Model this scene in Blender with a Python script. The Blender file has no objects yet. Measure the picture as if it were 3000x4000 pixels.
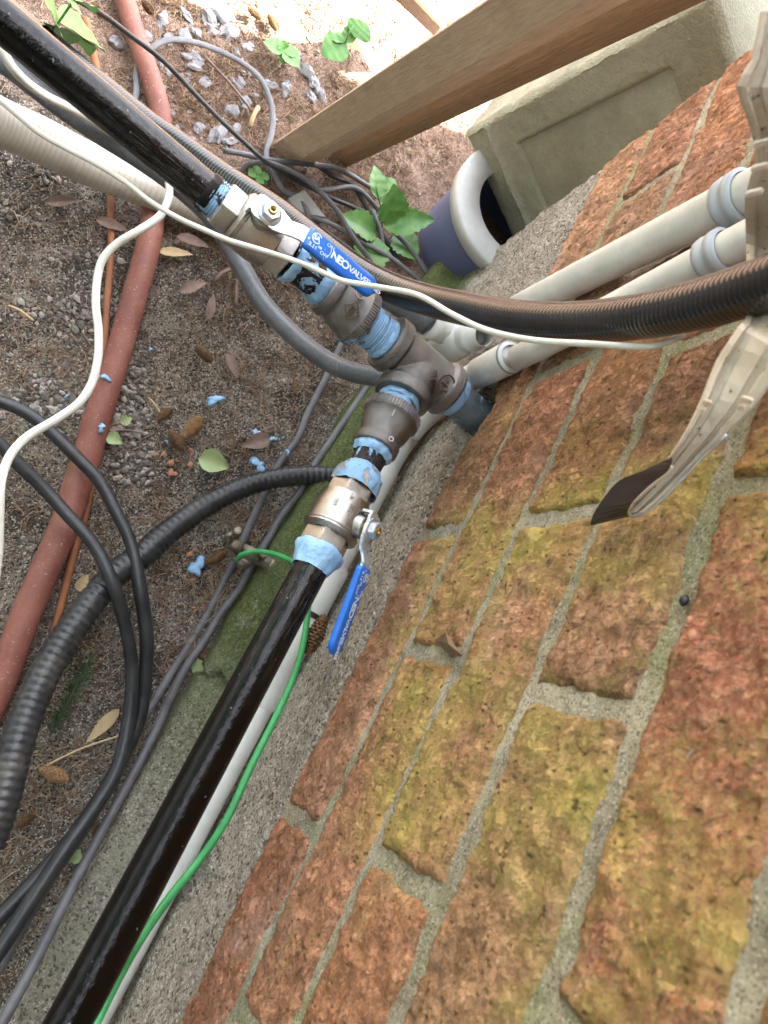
import bpy, math, random
import numpy as np
from mathutils import Vector, Matrix, noise
random.seed(7); np.random.seed(7)
SC = bpy.context.scene
COL = SC.collection

# ------------------------------------------------------------------ camera, world, sun, exposure
H = 0.87                      # camera height above the soil
DW = 0.222                    # camera distance from the brick face (the wall is the plane y = 0)
PP = np.array([829.5, 1106.0]); VX = np.array([2940., -2920.]); VN = np.array([100., 1300.])
_a = VX - PP; _b = VN - PP
F = math.sqrt(-(_a @ _b))
def _n(v): v = np.asarray(v, float); return v / np.linalg.norm(v)
_X = _n([*_a, F]); _Z = -_n([*_b, F]); _Y = np.cross(_Z, _X)
R = np.array([_X, _Y, _Z]); CAM = np.array([0., DW, H])
cam = bpy.data.cameras.new('camera'); camo = bpy.data.objects.new('camera', cam); COL.objects.link(camo)
camo.matrix_world = Matrix([[R[i][0], -R[i][1], -R[i][2], CAM[i]] for i in range(3)] + [[0, 0, 0, 1]])
cam.sensor_fit = 'VERTICAL'; cam.sensor_height = 36; cam.sensor_width = 27
cam.lens = F / 2212 * 36; cam.clip_start = 0.01; cam.clip_end = 500
cam.dof.use_dof = True; cam.dof.focus_distance = 0.60; cam.dof.aperture_fstop = 14
SC.camera = camo
SUN_EL, SUN_AZ = 56, (0.35, -0.94)
W = bpy.data.worlds.new('World'); SC.world = W; W.use_nodes = True
wn = W.node_tree; sky = wn.nodes.new('ShaderNodeTexSky'); sky.sky_type = 'NISHITA'; sky.sun_disc = False
sky.sun_elevation = math.radians(SUN_EL); sky.sun_rotation = math.atan2(SUN_AZ[0], SUN_AZ[1])
sky.dust_density = 3.0; sky.ozone_density = 0.6; sky.air_density = 0.8
wn.nodes['Background'].inputs[1].default_value = 0.15
hs = wn.nodes.new('ShaderNodeHueSaturation'); hs.inputs['Saturation'].default_value = 0.30
wn.links.new(sky.outputs[0], hs.inputs['Color']); wn.links.new(hs.outputs[0], wn.nodes['Background'].inputs[0])
sl = bpy.data.lights.new('sun', 'SUN'); sl.energy = 5.0; sl.angle = math.radians(0.5); sl.color = (1, 0.93, 0.84)
so = bpy.data.objects.new('sun', sl); COL.objects.link(so)
_sd = Vector((SUN_AZ[0] * math.cos(math.radians(SUN_EL)), SUN_AZ[1] * math.cos(math.radians(SUN_EL)), math.sin(math.radians(SUN_EL))))
so.rotation_euler = _sd.to_track_quat('Z', 'Y').to_euler()
SC.view_settings.view_transform = 'Standard'; SC.view_settings.look = 'None'
SC.view_settings.exposure = 3.85; SC.view_settings.gamma = 1

# ------------------------------------------------------------------ picture measurements -> places
def ray(p): return R @ np.array([p[0] - PP[0], p[1] - PP[1], F])
FW = R @ np.array([0, 0, 1.])
def P(px, py, z=None, y=None, f=None, x=None):
    r = ray((px, py))
    if z is not None: t = (z - H) / r[2]
    elif y is not None: t = (y - DW) / r[1]
    elif x is not None: t = x / r[0]
    else: t = f / (r @ FW)
    return CAM + r * t
def crop(ox, oy, s): return lambda x, y: ((ox + x * s) * .553, (oy + y * s) * .553)
Q11 = crop(0, 0, .9042); Q12 = crop(1500, 0, .9042); Q13 = crop(0, 1000, .9042); Q14 = crop(1500, 1000, .9042)
Q21 = crop(0, 2000, .9042); Q22 = crop(1500, 2000, .9042); Q23 = crop(0, 3000, .9042)
Q0 = crop(0, 0, .5425); Q1 = crop(0, 700, .5425); Q5 = crop(500, 1700, .4822); Q7 = crop(900, 100, .4822)
Q6 = crop(2500, 0, .5875); Q4 = crop(2200, 1000, .4972); Q3 = crop(1100, 1700, .4822); QD = lambda x, y: (x, y)
def path(q, pts, mode='z'):
    out = []
    for a in pts:
        px, py = q(a[0], a[1]); out.append(P(px, py, **{mode: a[2]}))
    return out

# ------------------------------------------------------------------ object helpers
OFF = {}
def tag(o, label=None, cat=None, group=None, kind=None):
    if label: o['label'] = label
    if cat: o['category'] = cat
    if group: o['group'] = group
    if kind: o['kind'] = kind
    return o
def thing(name, label, cat, loc=(0, 0, 0), group=None):
    o = bpy.data.objects.new(name, None); COL.objects.link(o); o.location = Vector(loc); o.empty_display_size = .01
    OFF[o.name] = np.array(loc, float)
    return tag(o, label, cat, group)
def mobj(name, V, Fc, mat, parent=None, uv=None, col=None, smooth=True, local=False, mats=None, mi=None):
    V = np.asarray(V, float)
    if parent is not None and not local: V = V - OFF[parent.name]
    me = bpy.data.meshes.new(name); me.from_pydata(V.tolist(), [], [list(map(int, f)) for f in Fc])
    if mat is not None: me.materials.append(mat)
    if mats:
        for m in mats: me.materials.append(m)
    if mi is not None: me.polygons.foreach_set('material_index', mi)
    if smooth: me.polygons.foreach_set('use_smooth', [True] * len(me.polygons))
    if uv is not None:
        l = me.uv_layers.new(name='UVMap'); vi = np.empty(len(me.loops), int); me.loops.foreach_get('vertex_index', vi)
        l.data.foreach_set('uv', np.asarray(uv)[vi].ravel())
    if col is not None:
        a = me.color_attributes.new('tint', 'FLOAT_COLOR', 'POINT')
        c = np.ones((len(V), 4)); c[:, :3] = col; a.data.foreach_set('color', c.ravel())
    me.update(); o = bpy.data.objects.new(name, me); COL.objects.link(o)
    if parent is not None: o.parent = parent; OFF[o.name] = OFF.get(parent.name, np.zeros(3))
    else: OFF[o.name] = np.zeros(3)
    return o
def rebase(o, loc):
    loc = np.array(loc, float); m = o.data; n = len(m.vertices); c = np.empty(n * 3); m.vertices.foreach_get('co', c)
    c = c.reshape(-1, 3) - loc; m.vertices.foreach_set('co', c.ravel()); o.location = loc; OFF[o.name] = loc; m.update(); return o
def join(parts):
    V, Fc, n = [], [], 0; U = []
    for p in parts:
        V.append(np.asarray(p[0])); Fc += [[i + n for i in f] for f in p[1]]
        U.append(np.asarray(p[2]) if len(p) > 2 and p[2] is not None else np.zeros((len(p[0]), 2))); n += len(p[0])
    return np.vstack(V), Fc, np.vstack(U)
def frame(d, hint=(0, 0, 1)):
    d = _n(d); h = np.array(hint, float)
    if abs(d @ _n(h)) > .98: h = np.array([1., 0, 0])
    u = _n(np.cross(h, d)); return u, np.cross(d, u)
def smooth_path(pts, step):
    pts = [np.asarray(p, float) for p in pts]
    if len(pts) == 2: pts = [pts[0], (pts[0] + pts[1]) / 2, pts[1]]
    out, par = [], []
    E = [2 * pts[0] - pts[1]] + pts + [2 * pts[-1] - pts[-2]]
    for i in range(1, len(E) - 2):
        p0, p1, p2, p3 = E[i - 1:i + 3]; n = max(2, int(np.linalg.norm(p2 - p1) / step))
        for k in range(n):
            t = k / n
            out.append(.5 * ((2 * p1) + (p2 - p0) * t + (2 * p0 - 5 * p1 + 4 * p2 - p3) * t * t + (3 * p1 - p0 - 3 * p2 + p3) * t ** 3)); par.append(i - 1 + t)
    out.append(pts[-1]); par.append(len(pts) - 1)
    return np.array(out), np.array(par)
def tube(pts, r, step=.006, seg=16, rib=None, flat=1.0, rough=0, fhint=None, cap=True):
    """r: number or list per control point; rib=(period, depth)"""
    C, par = smooth_path(pts, step)
    s = np.concatenate([[0], np.cumsum(np.linalg.norm(np.diff(C, axis=0), axis=1))])
    rr = np.interp(par, range(len(r)), r) if hasattr(r, '__len__') else np.full(len(C), r)
    if rib: rr = rr + rib[1] * np.abs(np.sin(np.pi * s / rib[0])) ** .7
    T = np.gradient(C, axis=0); T /= np.linalg.norm(T, axis=1)[:, None]
    u, _ = frame(T[0], fhint or (0, 0, 1)); V = []; UV = []
    for i, (c, t) in enumerate(zip(C, T)):
        u = _n(u - (u @ t) * t); w = np.cross(t, u)
        for k in range(seg + 1):
            a = 2 * math.pi * k / seg; q = rr[i]
            if rough: q *= 1 + rough * noise.noise(Vector((c[0] * 40 + math.cos(a), c[1] * 40 + math.sin(a), c[2] * 40)))
            V.append(c + q * (math.cos(a) * u + math.sin(a) * flat * w)); UV.append((k / seg, s[i]))
    n = seg + 1
    Fc = [(i * n + k, i * n + k + 1, (i + 1) * n + k + 1, (i + 1) * n + k) for i in range(len(C) - 1) for k in range(seg)]
    if cap: Fc += [[k for k in range(seg)][::-1], [(len(C) - 1) * n + k for k in range(seg)]]
    return V, Fc, UV
def lathe(o, a, prof, seg=40, hint=(0, 0, 1), hexs=False, phase=0, rough=0, rs=120):
    """prof: [(t, r)] along axis a from o"""
    a = _n(a); u, w = frame(a, hint); V = []; UV = []; n = seg + 1; o = np.asarray(o)
    for j, (t, r) in enumerate(prof):
        for k in range(n):
            th = 2 * math.pi * k / seg + phase; q = r
            if hexs:
                m = (th % (math.pi / 3)) - math.pi / 6; q = r * math.cos(math.pi / 6) / math.cos(m); q = min(q, r * .985)
            if rough:
                q += rough * noise.fractal(Vector((math.cos(th) * r * rs, math.sin(th) * r * rs, t * rs)), .8, 2.2, 3)
            V.append(o + a * t + q * (math.cos(th) * u + math.sin(th) * w)); UV.append((k / seg, t))
    Fc = [(i * n + k, i * n + k + 1, (i + 1) * n + k + 1, (i + 1) * n + k) for i in range(len(prof) - 1) for k in range(seg)]
    return V, Fc, UV
def box(c, ax, ay, az, sx, sy, sz, bev=0.0):
    """box centred at c with unit axes and full sizes; bevelled corners via a 3-level grid"""
    c = np.asarray(c); ax, ay, az = map(_n, (ax, ay, az)); b = bev
    if b <= 0:
        V = [c + ax * i * sx / 2 + ay * j * sy / 2 + az * k * sz / 2 for i in (-1, 1) for j in (-1, 1) for k in (-1, 1)]
        return V, [(0, 1, 3, 2), (4, 6, 7, 5), (0, 4, 5, 1), (2, 3, 7, 6), (0, 2, 6, 4), (1, 5, 7, 3)]
    V = []; Fc = []
    hx, hy, hz = sx / 2, sy / 2, sz / 2
    pr = [(-hz, hx - b, hy - b), (-hz + b, hx, hy), (hz - b, hx, hy), (hz, hx - b, hy - b)]
    for z, X, Y in pr:
        for (i, j) in ((1, 1), (-1, 1), (-1, -1), (1, -1)):
            e = [(X * i, (Y - b) * j), ((X - b) * i, Y * j)]
            if i * j < 0: e = e[::-1]
            for (p, q) in e: V.append(c + ax * p + ay * q + az * z)
    for l in range(3):
        for k in range(8): Fc.append((l * 8 + k, l * 8 + (k + 1) % 8, (l + 1) * 8 + (k + 1) % 8, (l + 1) * 8 + k))
    Fc.append(tuple(range(8))[::-1]); Fc.append(tuple(range(24, 32)))
    return V, Fc
def remesh(o, vox, it=3):
    m = o.modifiers.new('r', 'REMESH'); m.mode = 'VOXEL'; m.voxel_size = vox; m.use_smooth_shade = True
    s = o.modifiers.new('s', 'SMOOTH'); s.iterations = it; s.factor = .6
    dg = bpy.context.evaluated_depsgraph_get(); me = bpy.data.meshes.new_from_object(o.evaluated_get(dg))
    mats = list(o.data.materials); o.modifiers.clear(); o.data = me
    me.materials.clear()
    for mm in mats: me.materials.append(mm)
    return o
def text(name, body, size, o, x, n, mat, parent, bold=0.0, ext=.00015, align='LEFT', spc=1.0):
    cu = bpy.data.curves.new(name, 'FONT'); cu.body = body; cu.size = size; cu.extrude = ext; cu.offset = bold; cu.align_x = align; cu.align_y = 'CENTER'
    cu.space_character = spc
    t = bpy.data.objects.new('tmp', cu); COL.objects.link(t); bpy.context.view_layer.update()
    me = bpy.data.meshes.new_from_object(t.evaluated_get(bpy.context.evaluated_depsgraph_get()))
    V = np.empty(len(me.vertices) * 3); me.vertices.foreach_get('co', V); V = V.reshape(-1, 3)
    Fc = [tuple(p.vertices) for p in me.polygons]; bpy.data.objects.remove(t)
    x = _n(x); n = _n(np.asarray(n) - (np.asarray(n) @ x) * x); y = np.cross(n, x)
    W3 = np.asarray(o) + V[:, :1] * x + V[:, 1:2] * y + V[:, 2:] * n
    return W3, Fc

# ------------------------------------------------------------------ materials
class NT:
    def __init__(s, name):
        s.m = bpy.data.materials.new(name); s.m.use_nodes = True; s.t = s.m.node_tree; s.b = s.t.nodes['Principled BSDF']
    def n(s, t, **k):
        x = s.t.nodes.new(t)
        for a, v in k.items(): setattr(x, a, v)
        return x
    def l(s, a, b): s.t.links.new(a, b)
    def val(s, sock, v):
        if hasattr(v, 'is_output') or isinstance(v, bpy.types.NodeSocket): s.l(v, sock)
        else: sock.default_value = v
    def coord(s, kind='Object', scale=(1, 1, 1)):
        tc = s.n('ShaderNodeTexCoord'); mp = s.n('ShaderNodeMapping'); mp.inputs['Scale'].default_value = scale
        if kind == 'World':
            g = s.n('ShaderNodeNewGeometry'); s.l(g.outputs['Position'], mp.inputs[0])
        else: s.l(tc.outputs[kind], mp.inputs[0])
        return mp.outputs[0]
    def noise(s, co, sc, det=4, ro=.6, dist=0):
        x = s.n('ShaderNodeTexNoise'); x.inputs['Scale'].default_value = sc; x.inputs['Detail'].default_value = det
        x.inputs['Roughness'].default_value = ro; x.inputs['Distortion'].default_value = dist; s.l(co, x.inputs['Vector']); return x.outputs['Fac']
    def vor(s, co, sc, feat='F1', out='Distance', rnd=1):
        x = s.n('ShaderNodeTexVoronoi'); x.feature = feat; x.inputs['Scale'].default_value = sc; x.inputs['Randomness'].default_value = rnd; s.l(co, x.inputs['Vector']); return x.outputs[out]
    def ramp(s, v, stops):
        x = s.n('ShaderNodeValToRGB'); e = x.color_ramp.elements
        while len(e) < len(stops): e.new(.5)
        for i, (p, c) in enumerate(stops):
            e[i].position = p; e[i].color = (*c, 1) if hasattr(c, '__len__') else (c, c, c, 1)
        s.l(v, x.inputs[0]); return x.outputs[0]
    def step(s, v, a, b):
        x = s.n('ShaderNodeMapRange'); x.inputs[1].default_value = a; x.inputs[2].default_value = b; x.clamp = True; s.l(v, x.inputs[0]); return x.outputs[0]
    def math(s, op, a, b=None):
        x = s.n('ShaderNodeMath'); x.operation = op; s.val(x.inputs[0], a)
        if b is not None: s.val(x.inputs[1], b)
        return x.outputs[0]
    def mix(s, f, a, b, mode='MIX'):
        x = s.n('ShaderNodeMix'); x.data_type = 'RGBA'; x.blend_type = mode
        s.val(x.inputs[0], f)
        for i, v in ((6, a), (7, b)):
            if isinstance(v, bpy.types.NodeSocket): s.l(v, x.inputs[i])
            else: x.inputs[i].default_value = (*v, 1)
        return x.outputs[2]
    def bump(s, h, d, prev=None, strength=1):
        x = s.n('ShaderNodeBump'); x.inputs['Distance'].default_value = d; x.inputs['Strength'].default_value = strength; s.l(h, x.inputs['Height'])
        if prev: s.l(prev, x.inputs['Normal'])
        return x.outputs[0]
    def out(s, col, rough, metal=0, nor=None, spec=None, coat=None):
        if isinstance(col, bpy.types.NodeSocket): s.l(col, s.b.inputs['Base Color'])
        else: s.b.inputs['Base Color'].default_value = (*col, 1)
        s.val(s.b.inputs['Roughness'], rough); s.val(s.b.inputs['Metallic'], metal)
        if nor: s.l(nor, s.b.inputs['Normal'])
        if spec is not None: s.b.inputs['Specular IOR Level'].default_value = spec
        if coat: s.b.inputs['Coat Weight'].default_value = coat; s.b.inputs['Coat Roughness'].default_value = .1
        return s.m
def simple(name, c1, c2=None, sc=60, rough=.5, metal=0, bd=0, bs=300, dirt=None, coord='Object', cs=(1, 1, 1), spec=None, coat=None, rib=None, spk=None):
    m = NT(name); co = m.coord(coord, cs); c2 = c2 or c1
    c = m.mix(m.step(m.noise(co, sc, 5, .65), .35, .65), c1, c2)
    if dirt: c = m.mix(m.math('MULTIPLY', m.step(m.noise(co, sc * .5 + 7, 6, .75), .5, .72), dirt[1]), c, dirt[0])
    if spk: c = m.mix(m.step(m.noise(co, spk[1], 2, .5), spk[2], spk[2] + .05), c, spk[0])
    nor = None
    if bd: nor = m.bump(m.noise(co, bs, 4, .6), bd)
    if rib:
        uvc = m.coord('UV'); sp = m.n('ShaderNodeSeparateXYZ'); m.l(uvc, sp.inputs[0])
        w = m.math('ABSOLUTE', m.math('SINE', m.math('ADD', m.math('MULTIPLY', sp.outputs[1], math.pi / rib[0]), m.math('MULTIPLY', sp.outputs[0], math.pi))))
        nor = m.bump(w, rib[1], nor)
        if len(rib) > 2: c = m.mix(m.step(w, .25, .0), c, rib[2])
    rr = m.math('ADD', m.math('MULTIPLY', m.noise(co, sc * 2, 3), .2), rough - .1)
    return m.out(c, rr, metal, nor, spec, coat)

def mat_soil():
    m = NT('soil'); co = m.coord('World')
    big = m.noise(co, 3.2, 5, .65); mid = m.noise(co, 26, 5, .7); fine = m.noise(co, 260, 4, .7)
    c = m.mix(m.step(mid, .34, .68), (.165, .130, .108), (.44, .365, .31))
    c = m.mix(m.step(m.noise(co, 6.5, 5, .7), .56, .44), c, m.mix(.5, c, (.035, .028, .022)))
    c = m.mix(m.step(big, .42, .62), c, m.mix(m.step(mid, .3, .7), (.15, .12, .085), (.34, .275, .20)))
    g = m.vor(co, 620, out='Color'); sg = m.n('ShaderNodeSeparateColor'); m.l(g, sg.inputs[0])
    c = m.mix(m.step(sg.outputs[0], .72, .9), c, (.58, .52, .44)); c = m.mix(m.step(sg.outputs[1], .72, .9), c, (.05, .04, .03))
    # reddish needle litter further from the camera end of the wall
    p = m.n('ShaderNodeSeparateXYZ'); m.l(m.n('ShaderNodeNewGeometry').outputs['Position'], p.inputs[0])
    far = m.math('ADD', p.outputs[0], m.math('MULTIPLY', m.math('SUBTRACT', mid, .5), .35))
    c = m.mix(m.math('MULTIPLY', m.step(far, .44, .62), .75), c, m.mix(m.step(fine, .4, .62), (.24, .14, .10), (.52, .34, .25)))
    d = m.vor(co, 620)
    nor = m.bump(m.math('ADD', m.math('ADD', m.math('MULTIPLY', fine, .8), m.math('MULTIPLY', d, -.8)), m.math('MULTIPLY', m.noise(co, 90, 4, .7), 1.2)), .0045)
    return m.out(c, .92, 0, nor, .2)
def mat_brick():
    m = NT('brick'); co = m.coord('World'); at = m.n('ShaderNodeAttribute', attribute_name='tint'); base = at.outputs[0]
    n1 = m.noise(co, 30, 6, .7); n2 = m.noise(co, 110, 6, .72, .6); n3 = m.noise(co, 560, 4, .7)
    def ridged(sc, scale, d=1.6):
        x = m.n('ShaderNodeTexNoise', noise_type='RIDGED_MULTIFRACTAL'); x.inputs['Scale'].default_value = sc; x.inputs['Detail'].default_value = 4; x.inputs['Roughness'].default_value = .6
        x.inputs['Distortion'].default_value = d; m.l(m.coord('World', scale), x.inputs['Vector']); return x.outputs['Fac']
    ta = m.noise(m.coord('World', (1.25, 1, .75)), 62, 7, .66, 0); tb = m.noise(m.coord('World', (1.2, 1, .8)), 160, 6, .7, 0)
    skin = m.math('ADD', m.math('MULTIPLY', m.step(ta, .40, .50), .65), m.math('MULTIPLY', m.step(tb, .40, .52), .35)); hol = m.step(ta, .45, .41)
    # torn cracks: warped cell borders kept only in places
    wp = m.n('ShaderNodeVectorMath', operation='ADD'); nz = m.n('ShaderNodeTexNoise'); nz.inputs['Scale'].default_value = 60; nz.inputs['Detail'].default_value = 5; m.l(co, nz.inputs['Vector'])
    sc_ = m.n('ShaderNodeVectorMath', operation='SCALE'); sc_.inputs[3].default_value = .035; m.l(nz.outputs['Color'], sc_.inputs[0]); m.l(co, wp.inputs[0]); m.l(sc_.outputs[0], wp.inputs[1])
    cv = m.vor(wp.outputs[0], 42, 'DISTANCE_TO_EDGE'); keep = m.step(m.noise(co, 20, 4, .7), .50, .60)
    crack = m.math('MULTIPLY', m.step(cv, .075, .012), keep)
    vp = m.n('ShaderNodeTexVoronoi'); vp.inputs['Scale'].default_value = 210; m.l(m.coord('World', (1.3, 1, .7)), vp.inputs['Vector']); vs = m.n('ShaderNodeSeparateColor'); m.l(vp.outputs['Color'], vs.inputs[0])
    pit2 = m.math('MULTIPLY', m.step(vp.outputs['Distance'], .30, .16), m.step(m.math('ADD', vs.outputs[0], m.math('MULTIPLY', m.math('SUBTRACT', m.noise(co, 30, 4, .7), .5), 1.6)), .70, .78))
    pit = m.math('MAXIMUM', pit2, m.step(m.noise(co, 150, 3, .6, .4), .345, .30))
    c = m.mix(m.step(n1, .34, .66), m.mix(.18, base, (.24, .09, .055)), base)
    c = m.mix(m.math('MULTIPLY', m.step(m.noise(co, 300, 4, .75), .46, .62), .55), c, (.80, .50, .30))
    c = m.mix(m.math('MULTIPLY', m.step(m.noise(co, 430, 3, .7), .50, .38), .40), c, (.20, .10, .06))
    c = m.mix(m.math('MULTIPLY', m.step(n2, .44, .36), .25), c, (.26, .13, .08))
    c = m.mix(m.math('MULTIPLY', hol, .72), c, m.mix(.55, c, (.12, .07, .04)))
    c = m.mix(m.math('MULTIPLY', m.step(m.noise(co, 11, 4, .6), .55, .70), .5), c, (.70, .47, .37))
    p = m.n('ShaderNodeSeparateXYZ'); m.l(m.n('ShaderNodeNewGeometry').outputs['Position'], p.inputs[0])
    rg = m.math('MULTIPLY', m.step(p.outputs[2], .34, .44), m.math('MULTIPLY', m.step(p.outputs[0], .34, .20), m.step(p.outputs[0], -.16, .02)))
    rg = m.math('MAXIMUM', rg, m.math('MULTIPLY', m.step(p.outputs[2], .50, .62), m.step(p.outputs[0], .36, .22)))
    mk = m.math('ADD', m.noise(co, 7, 5, .66, .2), m.math('MULTIPLY', m.math('SUBTRACT', rg, .5), .22)); mk = m.math('ADD', mk, m.math('MULTIPLY', m.math('SUBTRACT', n3, .5), .35))
    c = m.mix(m.math('MULTIPLY', m.step(mk, .525, .70), .76), c, m.mix(m.step(n1, .38, .6), (.48, .44, .09), (.66, .51, .15)))
    mg = m.math('ADD', m.noise(co, 23, 5, .72), m.math('MULTIPLY', m.math('SUBTRACT', rg, .5), .10)); mg = m.math('ADD', mg, m.math('MULTIPLY', m.math('SUBTRACT', n3, .5), .3))
    c = m.mix(m.math('MULTIPLY', m.step(mg, .59, .69), .5), c, (.27, .26, .07))
    c = m.mix(m.math('MULTIPLY', m.math('MAXIMUM', m.math('MULTIPLY', crack, .6), pit), .7), c, (.075, .055, .032))
    hgt = m.math('SUBTRACT', m.math('ADD', skin, m.math('MULTIPLY', n2, .45)), m.math('ADD', m.math('MULTIPLY', crack, .55), m.math('MULTIPLY', pit, .9)))
    n = m.bump(hgt, .0050); n = m.bump(n3, .0022, n)
    return m.out(c, .88, 0, n, .25)
def mat_mortar():
    m = NT('mortar'); co = m.coord('World'); n1 = m.noise(co, 22, 5, .65); n2 = m.noise(co, 420, 5, .7)
    c = m.mix(m.step(n1, .35, .65), (.26, .235, .165), (.44, .395, .285))
    c = m.mix(m.math('MULTIPLY', m.step(m.noise(co, 60, 5, .7), .52, .40), .5), c, (.15, .13, .085))
    c = m.mix(m.math('MULTIPLY', m.step(m.noise(co, 9, 4, .7), .5, .62), .7), c, (.22, .24, .10))
    g = m.vor(co, 1000, out='Color'); sg = m.n('ShaderNodeSeparateColor'); m.l(g, sg.inputs[0])
    c = m.mix(m.math('MULTIPLY', m.step(sg.outputs[0], .75, .95), .7), c, (.52, .48, .38)); c = m.mix(m.math('MULTIPLY', m.step(sg.outputs[1], .75, .95), .7), c, (.09, .08, .055))
    n = m.bump(m.math('ADD', n2, m.math('MULTIPLY', m.vor(co, 1000), -.35)), .0013)
    return m.out(c, .92, 0, n, .2)
def mat_concrete(name, base=((.27, .24, .19), (.44, .40, .33)), moss=True, grain=430, gd=.0028, spk=.9, nb=.003, dk=.5):
    m = NT(name); co = m.coord('World'); n1 = m.noise(co, 14, 6, .7); n2 = m.noise(co, 90, 5, .7)
    c = m.mix(m.step(n1, .35, .65), *base); c = m.mix(m.math('MULTIPLY', m.step(n2, .52, .36), dk), c, (.10, .085, .065))
    g = m.vor(co, grain, out='Color'); sg = m.n('ShaderNodeSeparateColor'); m.l(g, sg.inputs[0])
    c = m.mix(m.math('MULTIPLY', m.step(sg.outputs[0], .70, .95), spk), c, (.55, .50, .42)); c = m.mix(m.math('MULTIPLY', m.step(sg.outputs[1], .74, .95), spk), c, (.10, .07, .05))
    if moss:
        p = m.n('ShaderNodeSeparateXYZ'); m.l(m.n('ShaderNodeNewGeometry').outputs['Position'], p.inputs[0])
        k = m.math('MULTIPLY', m.step(p.outputs[2], .115, .070), m.step(p.outputs[0], -.16, .07))
        k = m.math('MULTIPLY', k, m.step(m.math('ADD', n1, m.math('MULTIPLY', n2, .5)), .5, .66))
        c = m.mix(m.math('MULTIPLY', k, .92), c, m.mix(m.step(m.noise(co, 300, 3), .4, .62), (.045, .065, .012), (.125, .155, .035)))
        k2 = m.math('MULTIPLY', m.step(p.outputs[2], .115, .070), m.step(n1, .42, .6)); c = m.mix(m.math('MULTIPLY', k2, .35), c, (.14, .17, .08))
    n = m.bump(n2, nb); n = m.bump(m.math('ADD', m.noise(co, grain, 3), m.math('MULTIPLY', m.vor(co, grain), -.6)), gd, n)
    return m.out(c, .9, 0, n, .25)
def mat_blackpipe():
    m = NT('black_lacquered_steel'); co = m.coord('Object'); uv = m.coord('UV', (14, 9, 1)); sp = m.n('ShaderNodeSeparateXYZ'); m.l(m.coord('UV'), sp.inputs[0])
    sc = m.noise(m.coord('UV', (60, 6, 1)), 6, 4, .8)
    near = m.step(sp.outputs[1], .13, .05)
    wear = m.math('MULTIPLY', m.step(sc, .56, .66), near)
    c = m.mix(m.math('MULTIPLY', wear, .8), (.0022, .0016, .0014), (.30, .28, .27))
    c = m.mix(m.math('MULTIPLY', m.step(m.noise(co, 260, 2), .715, .74), .5), c, (.30, .33, .4))
    b = m.bump(m.noise(co, 190, 4, .6), .00055); b = m.bump(m.noise(co, 900, 2), .00012, b)
    return m.out(c, m.math('ADD', .12, m.math('MULTIPLY', wear, .3)), 0, b, .28)
def mat_iron(name='malleable_iron', putty=0.0, c=((.16, .148, .138), (.28, .262, .245)), uvm=None, thr=.52):
    m = NT(name); co = m.coord('Object'); n1 = m.noise(co, 60, 4, .6); n2 = m.noise(co, 1100, 3, .6)
    cc = m.mix(m.step(n1, .3, .7), *c); rough = .25; metal = .92
    b = m.bump(n2, .0010)
    if putty:
        k = m.step(m.noise(co, 55, 5, .7, .8), thr, thr + .02)
        pc = m.mix(m.noise(co, 70, 4, .6), (.20, .40, .64), (.34, .56, .78))
        cc = m.mix(k, cc, pc); b = m.bump(m.noise(m.coord('Object'), 160, 4, .6), .0014, b); b = m.bump(k, .0008, b)
        metal = m.math('MULTIPLY', m.math('SUBTRACT', 1, k), .7); rough = m.math('ADD', .36, m.math('MULTIPLY', k, .15))
    return m.out(cc, rough, metal, b)
def mat_wood(name, c1, c2, d=(1, 0, 0)):
    m = NT(name); co = m.coord('UV', (1, 1, 1)); st = m.coord('UV', (9, 1, 1))
    n = m.noise(st, 34, 5, .7, .5); g = m.noise(m.coord('UV', (60, 2.2, 1)), 20, 4, .7)
    c = m.mix(m.step(n, .33, .67), c1, c2); c = m.mix(m.math('MULTIPLY', m.step(g, .5, .72), .4), c, tuple(x * .45 for x in c1))
    c = m.mix(m.math('MULTIPLY', m.step(m.noise(co, 9, 4, .6), .52, .70), .35), c, (.17, .12, .075))
    return m.out(c, .75, 0, m.bump(g, .0012), .3)

MS = mat_soil(); MB = mat_brick(); MM = mat_mortar(); MC = mat_concrete('foundation_concrete')
MBLK = mat_concrete('cast_block_concrete', ((.27, .265, .19), (.36, .35, .26)), False, 420, .0010, .08, .0008, .12)
MPARGE = simple('parge_coat', (.68, .67, .73), (.80, .79, .84), 16, .8, bd=.0003, bs=90, dirt=((.62, .60, .58), .5))
MBP = mat_blackpipe(); MI = mat_iron(); MIP = mat_iron('iron_with_thread_paste', 1, thr=.47); MIP2 = mat_iron('iron_collar_with_smears', 1, thr=.60)
MPUT = simple('blue_thread_paste', (.22, .42, .66), (.34, .56, .79), 60, .42, bd=.0022, bs=130)
MPUTN = mat_iron('grey_steel_with_paste', 1, c=((.14, .18, .21), (.24, .29, .33)), thr=.56)
MBR = simple('plated_brass_body', (.38, .355, .32), (.52, .49, .45), 50, .24, 1.0, bd=.0004, bs=1100)
MBRP = mat_iron('plated_brass_with_paste', 1, c=((.38, .355, .32), (.52, .49, .45)), thr=.50)
MSTEM = simple('brass_stem', (.62, .45, .20), (.50, .36, .15), 90, .3, 1)
MZN = simple('zinc_plate', (.55, .60, .64), (.70, .74, .77), 40, .34, .85, bd=.0003, bs=400)
MZNP = mat_iron('zinc_with_paste', 1, c=((.60, .63, .66), (.74, .76, .78)), thr=.56)
MBLUE = simple('blue_vinyl', (.010, .125, .52), (.014, .15, .60), 20, .30, bd=.0002, bs=200, spk=((.2, .4, .75), 420, .70), spec=.5)
MTXT = simple('white_print', (.62, .70, .80), None, 60, .6)
MEMB = simple('raised_iron_lettering', (.30, .27, .24), (.20, .18, .16), 200, .3, .85)
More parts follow.
